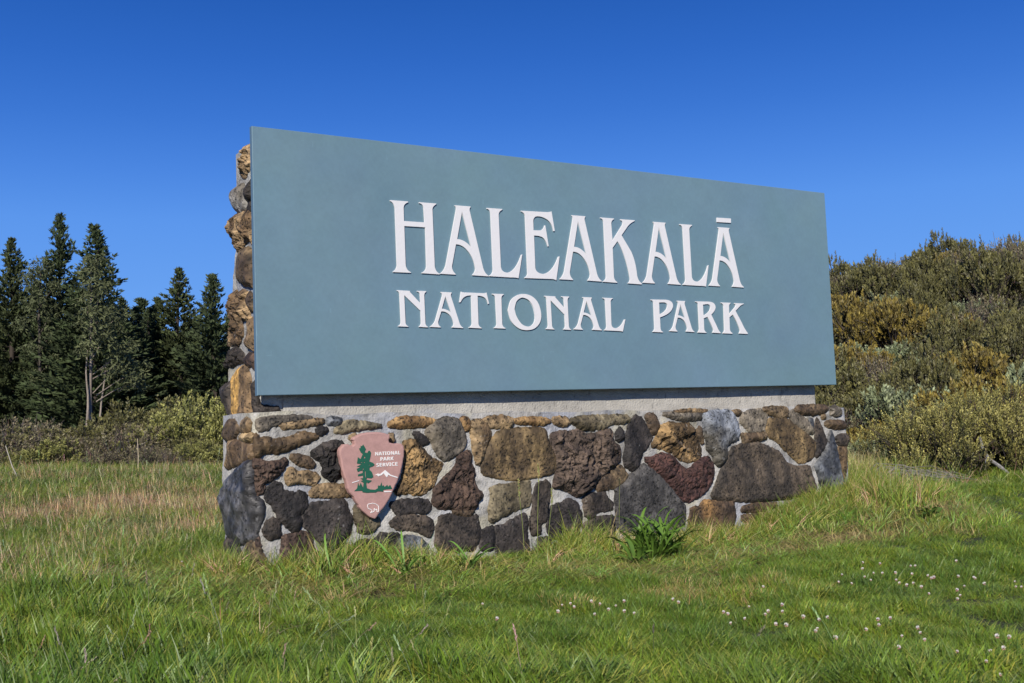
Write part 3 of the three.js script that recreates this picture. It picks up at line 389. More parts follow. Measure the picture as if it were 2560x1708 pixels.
const PX = 0.7835, PY = 0.6065;
{
  const pq = thing('arrowhead_plaque', PX, PY, 0);
  tag(pq, 'pink arrowhead plaque with green tree and white lettering on the stones', 'plaque');
  const pts = a => { const o = []; for (let i = 0; i < a.length; i += 2) o.push(new THREE.Vector2(a[i] / 1000, a[i + 1] / 1000)); return o; };
  const chip = [], o = pts(OUT); o.forEach((a, i) => { const b = o[(i + 1) % o.length], L = a.distanceTo(b), n = Math.max(1, Math.round(L / 0.018)); for (let k = 0; k < n; k++) { const x = lerp(a.x, b.x, k / n), y = lerp(a.y, b.y, k / n); chip.push(new THREE.Vector2(x + 0.0032 * vn(x * 55, y * 55, 3), y + 0.0032 * vn(x * 55, y * 55, 6))); } });
  let holes = [[[440, 490], [460, 450], [478, 485]], [[380, 550], [410, 535], [420, 555]], [[438, 552], [462, 538], [468, 562]], [[528, 602], [556, 588], [550, 612]], [[457, 690], [472, 682], [476, 785], [463, 788]], [[415, 655], [436, 630], [442, 662]]];
  holes = holes.map(h => new THREE.Path(h.map(([x, y]) => new THREE.Vector2((x - 590) * 0.000443, (640 - y) * 0.000443 + (x - 590) * 0.000028))));
  const body = new THREE.ExtrudeGeometry(new THREE.Shape(chip), { depth: 0.032, bevelEnabled: true, bevelThickness: 0.011, bevelSize: 0.011, bevelOffset: -0.011, bevelSegments: 2 });
  body.translate(0, 0, 0.075 - 0.043);
  const worn = grainTexture(256, (a, b) => 225 + 40 * tile((x, y) => fbm(x * 7, y * 7, 61, 4) + 0.6 * fbm(x * 40, y * 40, 63, 2), a, b), 3);
  const pk = new THREE.MeshStandardMaterial({ color: new THREE.Color(0.49, 0.285, 0.255), map: worn, roughness: 0.75, bumpMap: mortarBump, bumpScale: 0.0015 });
  part('body', body, pk, pq);
  const post = new THREE.BoxGeometry(0.14, 0.3, 0.03); post.translate(0.02, 0.05, 0.018); part('mounting_block', post, pk, pq);
  const green = new THREE.MeshStandardMaterial({ color: new THREE.Color(0.016, 0.105, 0.062), roughness: 0.5 }), wht = new THREE.MeshStandardMaterial({ color: new THREE.Color(0.8, 0.79, 0.77), roughness: 0.6 });
  const relief = (name, a, m, dz) => { const sh = new THREE.Shape(pts(a)); if (name === 'tree_emblem') sh.holes = holes; const e = new THREE.ExtrudeGeometry(sh, { depth: dz, bevelEnabled: false }); e.translate(0, 0, 0.0752); part(name, e, m, pq); };
  relief('tree_emblem', TREE, green, 0.004); relief('mountain_emblem', PEAK, wht, 0.003); relief('snow_line', SNOW, wht, 0.003); relief('lake_line', LAKE, wht, 0.003);
  const bs = pts(BISON).map(p => V(p.x, p.y, 0.0755)), tube = new THREE.TubeGeometry(new THREE.CatmullRomCurve3(bs, true, 'catmullrom', 0.2), 90, 0.0028, 5, true);
  part('bison_outline', tube, wht, pq);
  const font = await new FontLoader().loadAsync('fonts/droid/droid_sans_bold.typeface.json');
  for (const [txt, x0, x1, y] of [['NATIONAL', 0.025, 0.218, 0.078], ['PARK', 0.064, 0.166, 0.040], ['SERVICE', 0.032, 0.195, 0.0]]) {
    const g = new TextGeometry(txt, { font, size: 0.0245, depth: 0.003, curveSegments: 4, bevelEnabled: false }); g.computeBoundingBox(); const bb = g.boundingBox;
    g.translate(-bb.min.x, 0, 0); g.scale((x1 - x0) / (bb.max.x - bb.min.x), 1, 1); g.translate(x0, y, 0.0752); part('lettering', g, wht, pq);
  }
}
// ---------------------------------------------------------------- trees
const dir = (a, e) => V(Math.cos(a) * Math.cos(e), Math.sin(e), Math.sin(a) * Math.cos(e));
function leafQuad(mb, p, d, side, len, wid, col) {           // a pointed leaf: two triangles
  const m = p.clone().addScaledVector(d, len * 0.45), t = p.clone().addScaledVector(d, len);
  const a = mb.v(p.x, p.y, p.z, col), b = mb.v(m.x + side.x * wid, m.y + side.y * wid, m.z + side.z * wid, col), c = mb.v(t.x, t.y, t.z, col), e = mb.v(m.x - side.x * wid, m.y - side.y * wid, m.z - side.z * wid, col);
  mb.t(a, b, c); mb.t(a, c, e);
}
function conifer(seed, Ht, Rb, tone) {
  const r = rng(seed), crown = new MB(), wood = new MB(), trunk = [];
  for (let k = 0; k <= 8; k++) trunk.push(V(0.12 * vn(k * .6, seed), Ht * k / 8 * 0.99, 0.12 * vn(k * .6, seed + 9)));
  wood.tube(trunk, 0.2, 0.015, 7, [0.045, 0.034, 0.026]);
  for (let y = 0.25; y < Ht - 0.15; y += 0.27 + 0.08 * r()) {
    const t = y / Ht, env = 1.12 * Rb * Math.pow(1 - t, 0.95) * (0.68 + 0.38 * ss(0, 0.25, t)) * (1 + 0.28 * vn(y * 0.8, seed, 2)) + 0.07, n = 5 + Math.round(6 * (1 - t) + 2 * r());
    for (let b = 0; b < n; b++) {
      const a = r() * 6.283, el = lerp(0.05, 0.95, t * t) + 0.35 * (r() - 0.4), L = env * (0.6 + 0.55 * r()), D = dir(a, el), steps = Math.max(1, Math.round(L / 0.30));
      const mid = V(0, y, 0).addScaledVector(D, L * 0.55); mid.y -= 0.05 * L; const tip = V(0, y, 0).addScaledVector(D, L); tip.y += 0.12 * L;
      if (r() < 0.6) wood.tube([V(0, y, 0), mid, tip], 0.035 * (1 - t) + 0.008, 0.004, 3, [0.05, 0.04, 0.03]);
      const shade = 0.72 + 0.5 * r();
      for (let s = 0; s <= steps; s++) {
        const f = lerp(0.22, 1, s / steps), p = f < 0.55 ? V(0, y, 0).lerp(mid, f / 0.55) : mid.clone().lerp(tip, (f - 0.55) / 0.45);
        const N = 11;
        for (let q = 0; q < N; q++) {
          const d2 = D.clone().multiplyScalar(0.9).add(V(r() - .5, r() * 0.9 - 0.12, r() - .5).multiplyScalar(1.5)).normalize(), side = V(r() - .5, r() - .5, r() - .5).cross(d2).normalize(), k = shade * (0.75 + 0.5 * r());
          leafQuad(crown, p.clone().add(V(r() - .5, r() - .5, r() - .5).multiplyScalar(0.16)), d2, side, (0.24 + 0.2 * r()) * (1 - 0.4 * t), (0.042 + 0.034 * r()) * (1 - 0.35 * t), [tone[0] * k, tone[1] * k, tone[2] * k]);
        }
      }
    }
  }
  return { crown: crown.geo(), wood: wood.geo() };
}
const PINE = [conifer(11, 13.5, 2.5, [.050, .072, .024]), conifer(12, 11.5, 2.3, [.060, .078, .025]), conifer(13, 9.0, 1.9, [.048, .068, .024])];
const atPx = (px, d) => toXZ(d, (px - 1280) / 2717 * d);      // bearing from the viewpoint at a given distance
function pine(kind, px, d, s, wide, turn, label, group) {
  const [x, z] = atPx(px, d), t = thing('conifer', x, ground(x, z) - 0.1, z, turn);
  t.scale.set(s * wide, s, s * wide); tag(t, label, 'conifer', group);
  part('trunk', PINE[kind].wood, M.bark, t); part('crown', PINE[kind].crown, M.dull, t);
}
pine(0, 147, 60, 0.948, 1.12, 0.4, 'tallest conifer of the grove with a thin bare spire', null);
pine(0, 236, 57, 0.85, 1.5, 2.1, 'broad dark conifer with a brownish tip right of the tallest spire', null);
pine(1, 25, 60, 0.981, 1.15, 1.2, 'narrow pointed conifer at the left edge of the photo', null);
pine(1, 446, 62, 0.833, 1.35, 3.3, 'lone pointed conifer standing clear in the gap left of the sign', null);
pine(2, 531, 58, 0.959, 1.35, 5.0, 'rounded conifer closest to the left end of the stone wall', null);
pine(2, 393, 63, 0.905, 1.1, 0.9, 'slim conifer with ragged double top behind the pale trunks', null);
pine(2, 337, 61, 0.818, 1.1, 2.6, 'short conifer in the shade right of the broad dark one', null);
pine(1, 300, 64, 0.719, 1.6, 4.1, 'dark conifer half hidden behind the broad one, on its right', null);
pine(1, 88, 66, 0.85, 1.5, 5.2, 'conifer half hidden behind the round topped olive tree', null);
pine(0, -40, 61, 0.785, 1.4, 3.0, 'conifer cut by the left edge of the photo', null);
[[180, 72, 1, .74], [268, 74, 1, .66], [110, 73, 1, .72], [40, 75, 1, .74], [352, 74, 2, .95], [374, 72, 2, .86], [420, 75, 2, .72], [490, 72, 2, .76], [575, 70, 2, .75], [-90, 72, 1, .8], [640, 74, 2, 0.7], [-20, 78, 1, .75], [220, 79, 1, .74], [310, 80, 2, .85], [455, 79, 2, .75], [385, 81, 2, .8], [140, 80, 1, .72], [75, 82, 1, .74], [535, 78, 2, .78]].forEach(([px, d, k, s], i) => pine(k, px, d, s * 1.12, 1.6, i * 1.7, ...(z => ['dark conifer in the shaded rear row, ' + z, 'rear row conifers ' + z])(px < 60 ? 'behind the left edge of the grove' : px < 240 ? 'behind the tallest trees' : px < 360 ? 'right of the broad tree' : px < 470 ? 'behind the lone pointed tree' : 'next to the wall end')));
function gum(seed, trunks, clusters, leafTone, tint) {              // pale trunks, open limbs, hanging leaves
  const r = rng(seed), wood = new MB(), crown = new MB(), pale = p => { const k = 0.8 + 0.4 * fbm(p.x * 3, p.y * 2, p.z, 2); return tint.map(c => c * k); };
  for (const [x0, lean, h, rad] of trunks) { const p = []; for (let k = 0; k <= 8; k++) { const t = k / 8; p.push(V(x0 + lean * t + 0.06 * vn(t * 4, x0 * 9 + seed), h * t, 0.08 * vn(t * 3, x0 * 5 + seed))); } wood.tube(p, rad, rad * 0.3, 6, pale); }
  for (const [x, y, z, R, n, fx, fy] of clusters) {
    const a = V(fx, fy, 0), b = V(x, y - R * 0.3, z), m = a.clone().lerp(b, 0.55); m.y += 0.25 * (r() - 0.3); wood.tube([a, m, b], 0.032, 0.010, 4, pale);
    for (let q = 0; q < n; q++) {
      const o = dir(r() * 6.283, (r() - 0.5) * 2.6).multiplyScalar(R * Math.pow(r(), 0.4)); o.y *= 0.75;
      const c = V(x, y, z).add(o), k = 0.65 + 0.7 * r();
      for (let w = 0; w < 5; w++) { const d = V(r() - .5, -0.6 + r() * 0.9, r() - .5).normalize(); leafQuad(crown, c.clone().add(V(r() - .5, r() - .5, r() - .5).multiplyScalar(0.2)), d, V(r() - .5, r() - .5, r() - .5).cross(d).normalize(), 0.2 + 0.14 * r(), 0.035, leafTone.map(t => t * k)); }
    }
  }
  return { crown: crown.geo(), wood: wood.geo() };
}
function plantGum(g, px, d, turn, s, label) { const [x, z] = atPx(px, d), t = thing('gum_tree', x, ground(x, z) - 0.1, z, turn); t.scale.setScalar(s); tag(t, label, 'tree'); part('trunk', g.wood, M.bark, t); part('crown', g.crown, M.dull, t); }
plantGum(gum(5, [[-0.32, 0.1, 4.4, .075], [0, 0.15, 8.2, .095], [0.26, 0.7, 3.9, .06]], [[2.6, 3.6, .3, .75, 55, .3, 2.2], [1.8, 2.9, .6, .6, 38, .3, 1.9], [2.9, 2.8, .2, .5, 24, 1.7, 2.4], [1.6, 4.6, .5, .75, 50, .1, 3.2], [.9, 5.4, .3, .7, 48, .1, 4], [1.5, 6.3, .2, .7, 42, .1, 4.6], [.4, 7.3, .2, .75, 52, .1, 5.6], [-.5, 6.6, .3, .6, 36, 0, 5.2], [.3, 8.6, 0, .7, 50, .1, 7.2], [-.4, 8.2, .2, .5, 28, .1, 7], [-.2, 4.9, .6, .8, 60, 0, 4], [.3, 6.0, .7, .8, 60, .1, 5], [-.2, 7.4, .6, .7, 50, .1, 6], [1.2, 3.9, .5, .7, 44, .1, 3], [-.7, 5.7, .6, .7, 44, 0, 4.5], [-.9, 4.3, .5, .5, 24, 0, 3.4], [.4, 3.3, .8, .5, 24, .1, 2.3], [2.2, 4.4, -.3, .5, 26, .6, 3.4]], [.105, .120, .050], [.42, .35, .28]), 223, 48, Math.PI * 0.18, 0.92, 'tree with pale bare trunks and sparse olive leaves before the conifers');
plantGum(gum(8, [[0, 0.2, 9.6, .14]], [[.2, 9.9, 0, .9, 75, .1, 8], [-.6, 9.1, .3, .7, 50, .1, 7.5], [.8, 8.9, .2, .7, 50, .1, 7.5], [-.3, 8.0, .4, .85, 60, .1, 6.4], [.7, 7.4, .3, .75, 50, .1, 6], [-.9, 6.7, .3, .7, 46, .1, 5.4], [.5, 6.1, .5, .7, 44, .1, 5], [-.5, 5.2, .4, .7, 40, .1, 4.2], [.7, 4.6, .3, .6, 34, .1, 3.8], [-.2, 3.6, .4, .6, 30, .1, 2.8]], [.085, .100, .042], [.13, .11, .085]), 89, 58, 0.3, 0.94, 'round topped olive tree between two pointed conifers at the left');

// ---------------------------------------------------------------- shrubs
// shoots standing out of a lobed crown, each set with small leaves; twigs inside
function shrub(seed, { w, h, shoots, leaves, len, leaf, up, cols, tip, twig = [.10, .08, .065], twigs = 50, bare = 0 }) {
  const r = rng(seed), crown = new MB(), wood = new MB(), lobes = [];
  for (let k = 0; k < 18; k++) { const a = k * 2.4 + r(), q = k ? w * 0.5 * Math.sqrt(k / 18) * (0.8 + 0.35 * r()) : 0, e = Math.sqrt(Math.max(0.05, 1 - (q / (w * 0.62)) ** 2)); lobes.push([Math.cos(a) * q, h * e * (0.35 + 0.42 * r()), Math.sin(a) * q, w * (0.11 + 0.09 * r()), h * (0.15 + 0.12 * r())]); }
  const spot = inner => { const [lx, ly, lz, lr, lh] = lobes[Math.floor(r() * lobes.length)], d = dir(r() * 6.283, Math.asin(clamp(-0.35 + 1.35 * r(), -1, 1))), f = inner ? 0.45 + 0.4 * r() : 0.82 + 0.25 * r(); return [V(lx + d.x * lr * f, Math.max(0.04, ly + d.y * lh * f), lz + d.z * lr * f), d]; };
  for (let k = 0; k < twigs; k++) { const [p, d] = spot(r() < 0.4), m = p.clone().multiplyScalar(0.5); m.y += 0.1 * h * (r() - .3); m.x += 0.1 * (r() - .5); const t = p.clone().addScaledVector(d, 0.12 + 0.1 * r()), k2 = 0.6 + 0.9 * r(); wood.tube([V(0.15 * w * (r() - .5), -0.1, 0.15 * w * (r() - .5)), m, p, t], 0.012, 0.003, 3, twig.map(c => c * k2)); }
  for (let k = 0; k < shoots; k++) {
    const inner = r() < 0.25, [p, d] = spot(inner), D = V(d.x * (1 - up) + 0.5 * (r() - .5), d.y * (1 - up) + up + 0.3 * (r() - .3), d.z * (1 - up) + 0.5 * (r() - .5)).normalize(), L = len * (0.55 + 0.8 * r()), c0 = cols[Math.floor(r() * cols.length)], kk = (0.7 + 0.6 * r()), dead = r() < bare;
    if (r() < 0.25 || dead) wood.tube([p.clone().addScaledVector(D, -L * 0.5), p.clone().addScaledVector(D, L * 0.6)], 0.004, 0.002, 3, twig.map(c => c * (0.7 + r())));
    if (dead) continue;
    for (let q = 0; q < leaves; q++) {
      const f = (q + r()) / leaves, a = q * 2.4 + r(), o = V(Math.cos(a), 0.15, Math.sin(a)).cross(D).normalize(), ld = D.clone().multiplyScalar(0.75 + 0.6 * f).add(o.multiplyScalar(0.85)).normalize(), k2 = kk * (0.8 + 0.4 * r()), c = [0, 1, 2].map(i => lerp(c0[i], tip[i], f * f * (inner ? 0.2 : 0.9)) * k2);
      leafQuad(crown, p.clone().addScaledVector(D, L * (f - 0.3)), ld, V(r() - .5, r() - .5, r() - .5).cross(ld).normalize(), leaf * (0.7 + 0.6 * r()), leaf * 0.26, c);
    }
  }
  return { crown: crown.geo(), wood: wood.geo() };
}
const KIND = {
  upright: shrub(21, { w: 1.5, h: 1.0, shoots: 1500, leaves: 15, len: 0.17, leaf: 0.026, up: 0.62, cols: [[.135, .130, .032], [.165, .150, .040], [.085, .088, .026]], tip: [.40, .36, .10], twigs: 90 }),
  silver: shrub(22, { w: 1.4, h: 1.0, shoots: 520, leaves: 15, len: 0.14, leaf: 0.052, up: 0.5, cols: [[.10, .125, .055], [.13, .155, .075], [.065, .08, .036]], tip: [.31, .35, .19], twigs: 70 }),
  golden: shrub(23, { w: 1.4, h: 0.9, shoots: 560, leaves: 15, len: 0.12, leaf: 0.048, up: 0.35, cols: [[.145, .105, .018], [.11, .085, .022], [.075, .06, .018]], tip: [.26, .20, .036], twigs: 60 }),
  dry: shrub(24, { w: 1.4, h: 0.85, shoots: 420, leaves: 9, len: 0.17, leaf: 0.045, up: 0.55, cols: [[.12, .095, .058], [.15, .12, .075], [.085, .09, .034]], tip: [.22, .19, .10], twig: [.155, .13, .11], twigs: 190, bare: 0.35 }),
  lime: shrub(25, { w: 1.5, h: 1.1, shoots: 800, leaves: 15, len: 0.15, leaf: 0.046, up: 0.45, cols: [[.13, .14, .032], [.16, .16, .040], [.08, .09, .026]], tip: [.35, .345, .10], twigs: 70 }),
  olive: shrub(26, { w: 1.5, h: 1.05, shoots: 620, leaves: 14, len: 0.15, leaf: 0.052, up: 0.5, cols: [[.080, .078, .026], [.105, .098, .030], [.055, .055, .020]], tip: [.165, .155, .048], twigs: 80 }),
};
function bush(kind, px, d, s, label, group, tall = 1, sink = 0.05) {
  const [x, z] = atPx(px, d), t = thing('shrub', x, ground(x, z) - sink, z, (px * 0.37 + d * 1.3) % 6.283);
  t.scale.set(s, s * tall, s); tag(t, label, 'shrub', group); part('twigs', KIND[kind].wood, M.bark, t); part('crown', KIND[kind].crown, M.leaf, t); return t;
}
// left, before the trees
bush('lime', 405, 18.5, 0.95, 'yellow green rounded shrub standing foremost left of the wall', null, 1.0);
bush('lime', 495, 20, 1.2, 'tall pale yellow shrub against the left end of the wall', null, 1.08);
bush('lime', 560, 19, 1.0, 'yellow green shrub tucked behind the wall end', null, 1.1);
bush('olive', 330, 22, 1.2, 'dark olive shrub at the foot of the pale trunks', null, 1.05);
bush('dry', 300, 18, 1.1, 'grey twiggy shrub left of the yellow rounded one', null, 0.85);
bush('dry', 395, 16.8, 0.7, 'low dead grey shrub below the yellow rounded one', null, 0.8);
bush('olive', 455, 18, 0.75, 'small dark shrub between the two yellow ones', null, 0.8);
bush('lime', 500, 17.2, 0.62, 'low green shrub where the tall grass meets the wall end', null, 0.8);
[['olive', 230, 18.5, .95, .7], ['dry', 165, 18, 1, .72], ['lime', 120, 17.6, .7, .75], ['dry', 60, 18, 1.05, .75], ['olive', 10, 18.5, 1, .72], ['lime', 45, 17.2, .55, .7], ['dry', -45, 18, 1.1, .8], ['olive', 190, 20.5, 1.1, .8], ['dry', 110, 20, 1.2, .85], ['dry', 20, 20.5, 1.3, .9], ['olive', 275, 20.5, 1.1, .85], ['olive', 400, 23, 1.3, 1], ['olive', 460, 24, 1.3, 1], ['dry', 250, 16.9, .6, .7]].forEach(([k, px, d, s, tl]) => bush(k, px, d, s, ...(z => [{ olive: 'olive shrub', dry: 'grey brown twiggy shrub', lime: 'yellow green shrub' }[k] + ' in the thicket ' + z, k + ' shrubs in the thicket ' + z])((px < 70 ? 'at the left edge' : px < 200 ? 'below the tallest conifer' : 'below the pale trunks') + (d > 19.5 ? ', rear row' : ', front row')), tl));
[[-10, 44], [45, 47], [100, 43], [150, 46], [205, 50], [262, 45], [310, 48], [365, 44], [420, 47], [475, 45], [530, 48]].forEach(([px, d], i) => bush('olive', px, d, 0.85 + 0.15 * ((i * 7) % 3), 'dark undergrowth bush at the foot of the conifers, ' + (px < 120 ? 'at the left edge' : px < 290 ? 'by the pale trunks' : px < 440 ? 'in the gap of the grove' : 'next to the wall end'), 'undergrowth bushes ' + (px < 120 ? 'at the left edge' : px < 290 ? 'by the pale trunks' : px < 440 ? 'in the gap' : 'next to the wall end'), 0.75, 0.2));
// right, on the hill
bush('upright', 2330, 12.6, 1.0, 'olive yellow shrub of upright shoots beside the right end of the wall', null, 1.0);
bush('upright', 2475, 12.9, 1.05, 'olive yellow shrub of upright shoots above the white branch', null, 1.15);
bush('upright', 2585, 12.6, 0.95, 'olive yellow upright shrub cut by the right edge', null, 1.0);
bush('golden', 2440, 15.2, 1.15, 'large golden olive shrub rising behind the upright ones', null, 1.35);
bush('silver', 2350, 17.5, 1.0, 'silver green shrub with pale tips in the middle of the hill foot', null, 1.2);
bush('silver', 2330, 14.6, 0.7, 'pale silver shrub just above the upright shrub', null, 1.0);
bush('silver', 2190, 14.5, 0.72, 'silver green shrub in pale grass right of the board', null, 0.9);
bush('golden', 2165, 17.2, 0.75, 'bright golden shrub right of the board, halfway down', null, 1.0);
bush('golden', 2100, 16.2, 0.62, 'yellow shrub peeping out under the corner of the board', null, 0.9);
bush('silver', 2530, 17.0, 0.95, 'grey green shrub by the right edge above the golden one', null, 1.2);
{
  const r = rng(909), kinds = ['golden', 'silver', 'olive', 'olive', 'golden', 'dry', 'olive', 'silver', 'olive', 'dry'], spots = [];
  const KINDS = { golden: 'golden brown shrub', silver: 'grey green shrub with pale tips', dry: 'dry brown twiggy shrub', olive: 'dark olive shrub' };
  for (let tries = 0; tries < 5000 && spots.length < 125; tries++) {
    const d = 17.5 + 31 * Math.pow(r(), 0.9), px = 2000 + r() * 650, [x, z] = atPx(px, d);
    if (px < 2230 && d < 21 && r() < 0.85) continue;
    if (spots.some(s => Math.hypot(s[0] - x, s[1] - z) < 1.0 + d * 0.013)) continue;
    const k = d > 36 ? (r() < 0.45 ? 'dry' : r() < 0.5 ? 'olive' : kinds[Math.floor(r() * 10)]) : kinds[Math.floor(r() * 10)];
    spots.push([x, z]);
    const high = d < 23 ? 'low on the hill' : d < 30 ? 'halfway up the hill' : d < 38 ? 'high on the hill' : 'near the hilltop', across = px < 2230 ? 'next to the board' : px < 2420 ? 'right of the board' : 'by the right edge';
    bush(k, px, d, (0.85 + 0.55 * r()) * (1 + (d - 17) * 0.008), KINDS[k] + ' ' + high + ' ' + across, k + ' shrubs ' + high + ' ' + across, 1.05 + 0.7 * r(), 0.1);
  }
  [[2405, 45, 1.0, 1.5, 'widest dark bush on the hill crest against the sky'], [2365, 46, .8, 1.6, 'dark bush on the hill crest left of the widest one'], [2310, 47, 1.0, 1.2, 'low dark bush on the crest, third from the right'], [2460, 46, .85, 1.4, 'rightmost dark bush standing out on the hill crest'], [2185, 43, .6, 1.7, 'lone upright bush sticking up where the crest slopes down'], [2105, 42, 0.9, 1.9, 'tall dark bush on the crest beside the upper part of the board'], [2092, 41, 0.7, 1.9, 'dark bush touching the right edge of the board on the crest']].forEach(([px, d, s, tl, l]) => bush('olive', px, d, s, l, null, tl));
}
// ---------------------------------------------------------------- grass
function tuft(seed, n, { rad, len, wid, lean, curl, cols, tipc, flat = 0 }) {
  const r = rng(seed), mb = new MB();
  for (let k = 0; k < n; k++) {
    const a = r() * 6.283, q = rad * Math.sqrt(r()), bx = Math.cos(a) * q, bz = Math.sin(a) * q, face = r() * 6.283, L = len * (0.5 + 0.7 * r()), wd = wid * (0.7 + 0.6 * r()), la = r() * 6.283, le = lean * (0.3 + r()) + (r() < flat ? 0.9 : 0), cu = curl * r(), c = cols[Math.floor(r() * cols.length)], kk = 0.6 + 0.8 * r();
    let prev = null; const S3 = 3;
    for (let s = 0; s <= S3; s++) {
      const t = s / S3, out = le * L * t + cu * L * t * t, y = L * t * Math.max(0.15, 1 - 0.35 * le * t) - cu * L * t * t * t * 0.7, x = bx + Math.cos(la) * out, z = bz + Math.sin(la) * out, ww = wd * (1 - t * 0.85) / 2, col = [0, 1, 2].map(i => lerp(c[i], tipc[i], t * t * 0.6) * kk);
      if (s === S3) { const e = mb.v(x, y, z, col); mb.t(prev[0], prev[1], e); break; }
      const p0 = mb.v(x - Math.cos(face) * ww, y, z - Math.sin(face) * ww, col), p1 = mb.v(x + Math.cos(face) * ww, y, z + Math.sin(face) * ww, col);
      if (prev) mb.q(prev[0], prev[1], p1, p0); prev = [p0, p1];
    }
  }
  return mb.geo();
}
const blade = new THREE.MeshStandardMaterial({ vertexColors: true, roughness: 0.5, side: THREE.DoubleSide });
const GREEN = [[.9, 1, .8], [1.05, 1.02, .7], [.75, .95, .9], [1, 1, .85], [1.35, 1.2, .9], [.55, .65, .6], [2.3, 1.5, 2.2]], STRAW = [[1, .9, .75], [1.1, 1, .8], [.8, .75, .62]];
function scatter(name, geo, list, label) {
  const m = new THREE.InstancedMesh(geo, blade, list.length), o = new THREE.Object3D(), c = new THREE.Color();
  list.forEach(([x, z, s, tall, turn, col, tilt = 0], i) => { o.position.set(x, ground(x, z) - 0.004, z); o.rotation.set(tilt * Math.cos(turn * 3), turn, tilt * Math.sin(turn * 3)); o.scale.set(s, s * tall, s); o.updateMatrix(); m.setMatrixAt(i, o.matrix); m.setColorAt(i, c.setRGB(...col)); });
  m.name = numbered(name); m.castShadow = m.receiveShadow = true; scene.add(m); tag(m, label, 'grass', null, 'stuff'); console.log(name, list.length);
}
const inWall = (x, z) => x > -0.06 && x < 5.75 && z < 0.03 && z > -0.66;
const dryness = (x, z) => fbm(x * 0.9, z * 0.9, 71, 4);
const mound = (x, z) => z < 1.55 + 0.25 * vn(x * 1.3, 7) - 0.5 * ss(2, 0, x) && z > -0.9 && x > -0.9 && x < 6.3 + 0.4 * vn(z * 2, 3);   // rough unmown grass along the wall
{
  const r = rng(4242), lawn = [], long = [], dry = [], rim = [], seeds = [];
  const green = (x, z, k) => { const a = 0.5 + fbm(x * 1.1, z * 1.1, 81, 3), b = vn(x * 9, z * 9, 5); return [k * lerp(.080, .142, a) * (1 + .4 * b), k * lerp(.145, .212, a) * (1 + .3 * b), k * lerp(.018, .028, a)]; };
  for (let i = 0; i < 150000; i++) {
    const d = 2.6 + 16.5 * Math.pow(r(), 1.35), b = (r() - 0.5) * 1.16, rr = Math.tan(b) * d, [x, z] = toXZ(d, rr);
    if (inWall(x, z) || (z < -0.6 && z > -2.5 && x > 1.2 && x < 5.6)) continue;
    const dr = dryness(x, z), leftField = ss(0.2, -1.8, rr + 0.16 * d), big = 1 + d * 0.025, turn = r() * 6.283;
    if (d > 13.5 && rr > 2 && r() < 0.3) continue;
    if (mound(x, z)) {
      const straw = dr + 0.9 * (r() - .5) > 0.24;
      const hgt = 0.42 + 0.55 * ss(3.9, 5.3, x) + 0.15 * ss(0.6, -0.4, x);
      if (r() < 0.55) (straw ? dry : long).push([x, z, (0.8 + 0.6 * r()), hgt * (straw ? 0.6 + 0.4 * r() : 0.75 + 0.5 * r()), turn, straw ? [.40, .34, .17] : [.15, .225, .04].map((c, q) => c * (0.75 + 0.5 * r())), 0.5 * (r() - .3)]);
      continue;
    }
    const wild = leftField * ss(4.5, 9, d) + ss(11, 13.5, d) * 1.0;
    if (r() < wild) {
      const straw = dr + 1.0 * (r() - .5) + 0.26 * ss(7, 11.5, d) > 0.30;
      (straw ? dry : long).push([x, z, big * (0.75 + 0.5 * r()), straw ? 0.75 + 0.5 * r() : 0.6 + 0.45 * r(), turn, straw ? [.52, .42, .28].map(c => c * (0.7 + 0.5 * r())) : green(x, z, 0.95), 0.35 * r()]);
    } else if (vn(x * 6, z * 6, 41) > -0.86) lawn.push([x, z, big * (0.55 + 0.55 * r() + 0.45 * vn(x * 6, z * 6, 41)) * (0.78 + 0.75 * ss(5.0, 3.4, d) + 0.45 * leftField), 0.95 + 0.4 * fbm(x * 0.9, z * 0.9, 77, 3) + 0.5 * vn(x * 6, z * 6, 41) + 0.35 * leftField, turn, dr + 0.5 * (r() - .5) > 0.60 ? [.30, .26, .10] : green(x, z, 1), 0.4 * r()]);
  }
  // tall tufts right against the stones and round the wall's ends
  for (let i = 0; i < 4200; i++) {
    const u = r() * 7.6 - 0.9, side = u < 0 ? -1 : u > 5.8 ? 1 : 0, x = side ? (side < 0 ? -0.1 - 0.35 * r() * r() : 5.82 + 0.35 * r()) : u, z = side ? 0.1 - 0.9 * r() : 0.06 + 0.5 * r() * r(), nn = fbm(x * 1.6, z, 91, 2), tall = 0.55 + 0.7 * nn + 0.45 * ss(3.8, 5.4, x) - 0.15 * ss(1, 0, x) + (side > 0 ? 0.3 : 0);
    if (tall < 0.35 || r() < lerp(0.45, 0.1, ss(3.6, 4.7, x))) continue;
    rim.push([x, z, 0.8 + 0.4 * r(), clamp(tall * (0.6 + 0.6 * r()) * (x < 3.7 ? 1.25 : 1), 0.3, 1.4), r() * 6.283, r() < 0.16 ? [.42, .35, .18] : [lerp(.15, .23, r()), lerp(.24, .31, r()), .045], 0.3 * r()]);
  }
  for (let i = 0; i < 420; i++) {   // thick tall tuft round the right end of the wall
    const x = 5.45 + 0.95 * r(), z = -0.35 + 1.1 * r(); if (inWall(x, z)) continue;
    rim.push([x, z, 0.8 + 0.4 * r(), (0.7 + 0.7 * r()) * (1 - 0.5 * ss(5.9, 6.4, x)), r() * 6.283, r() < 0.2 ? [.42, .36, .18] : [lerp(.15, .23, r()), lerp(.24, .31, r()), .045], 0.35 * r()]);
  }
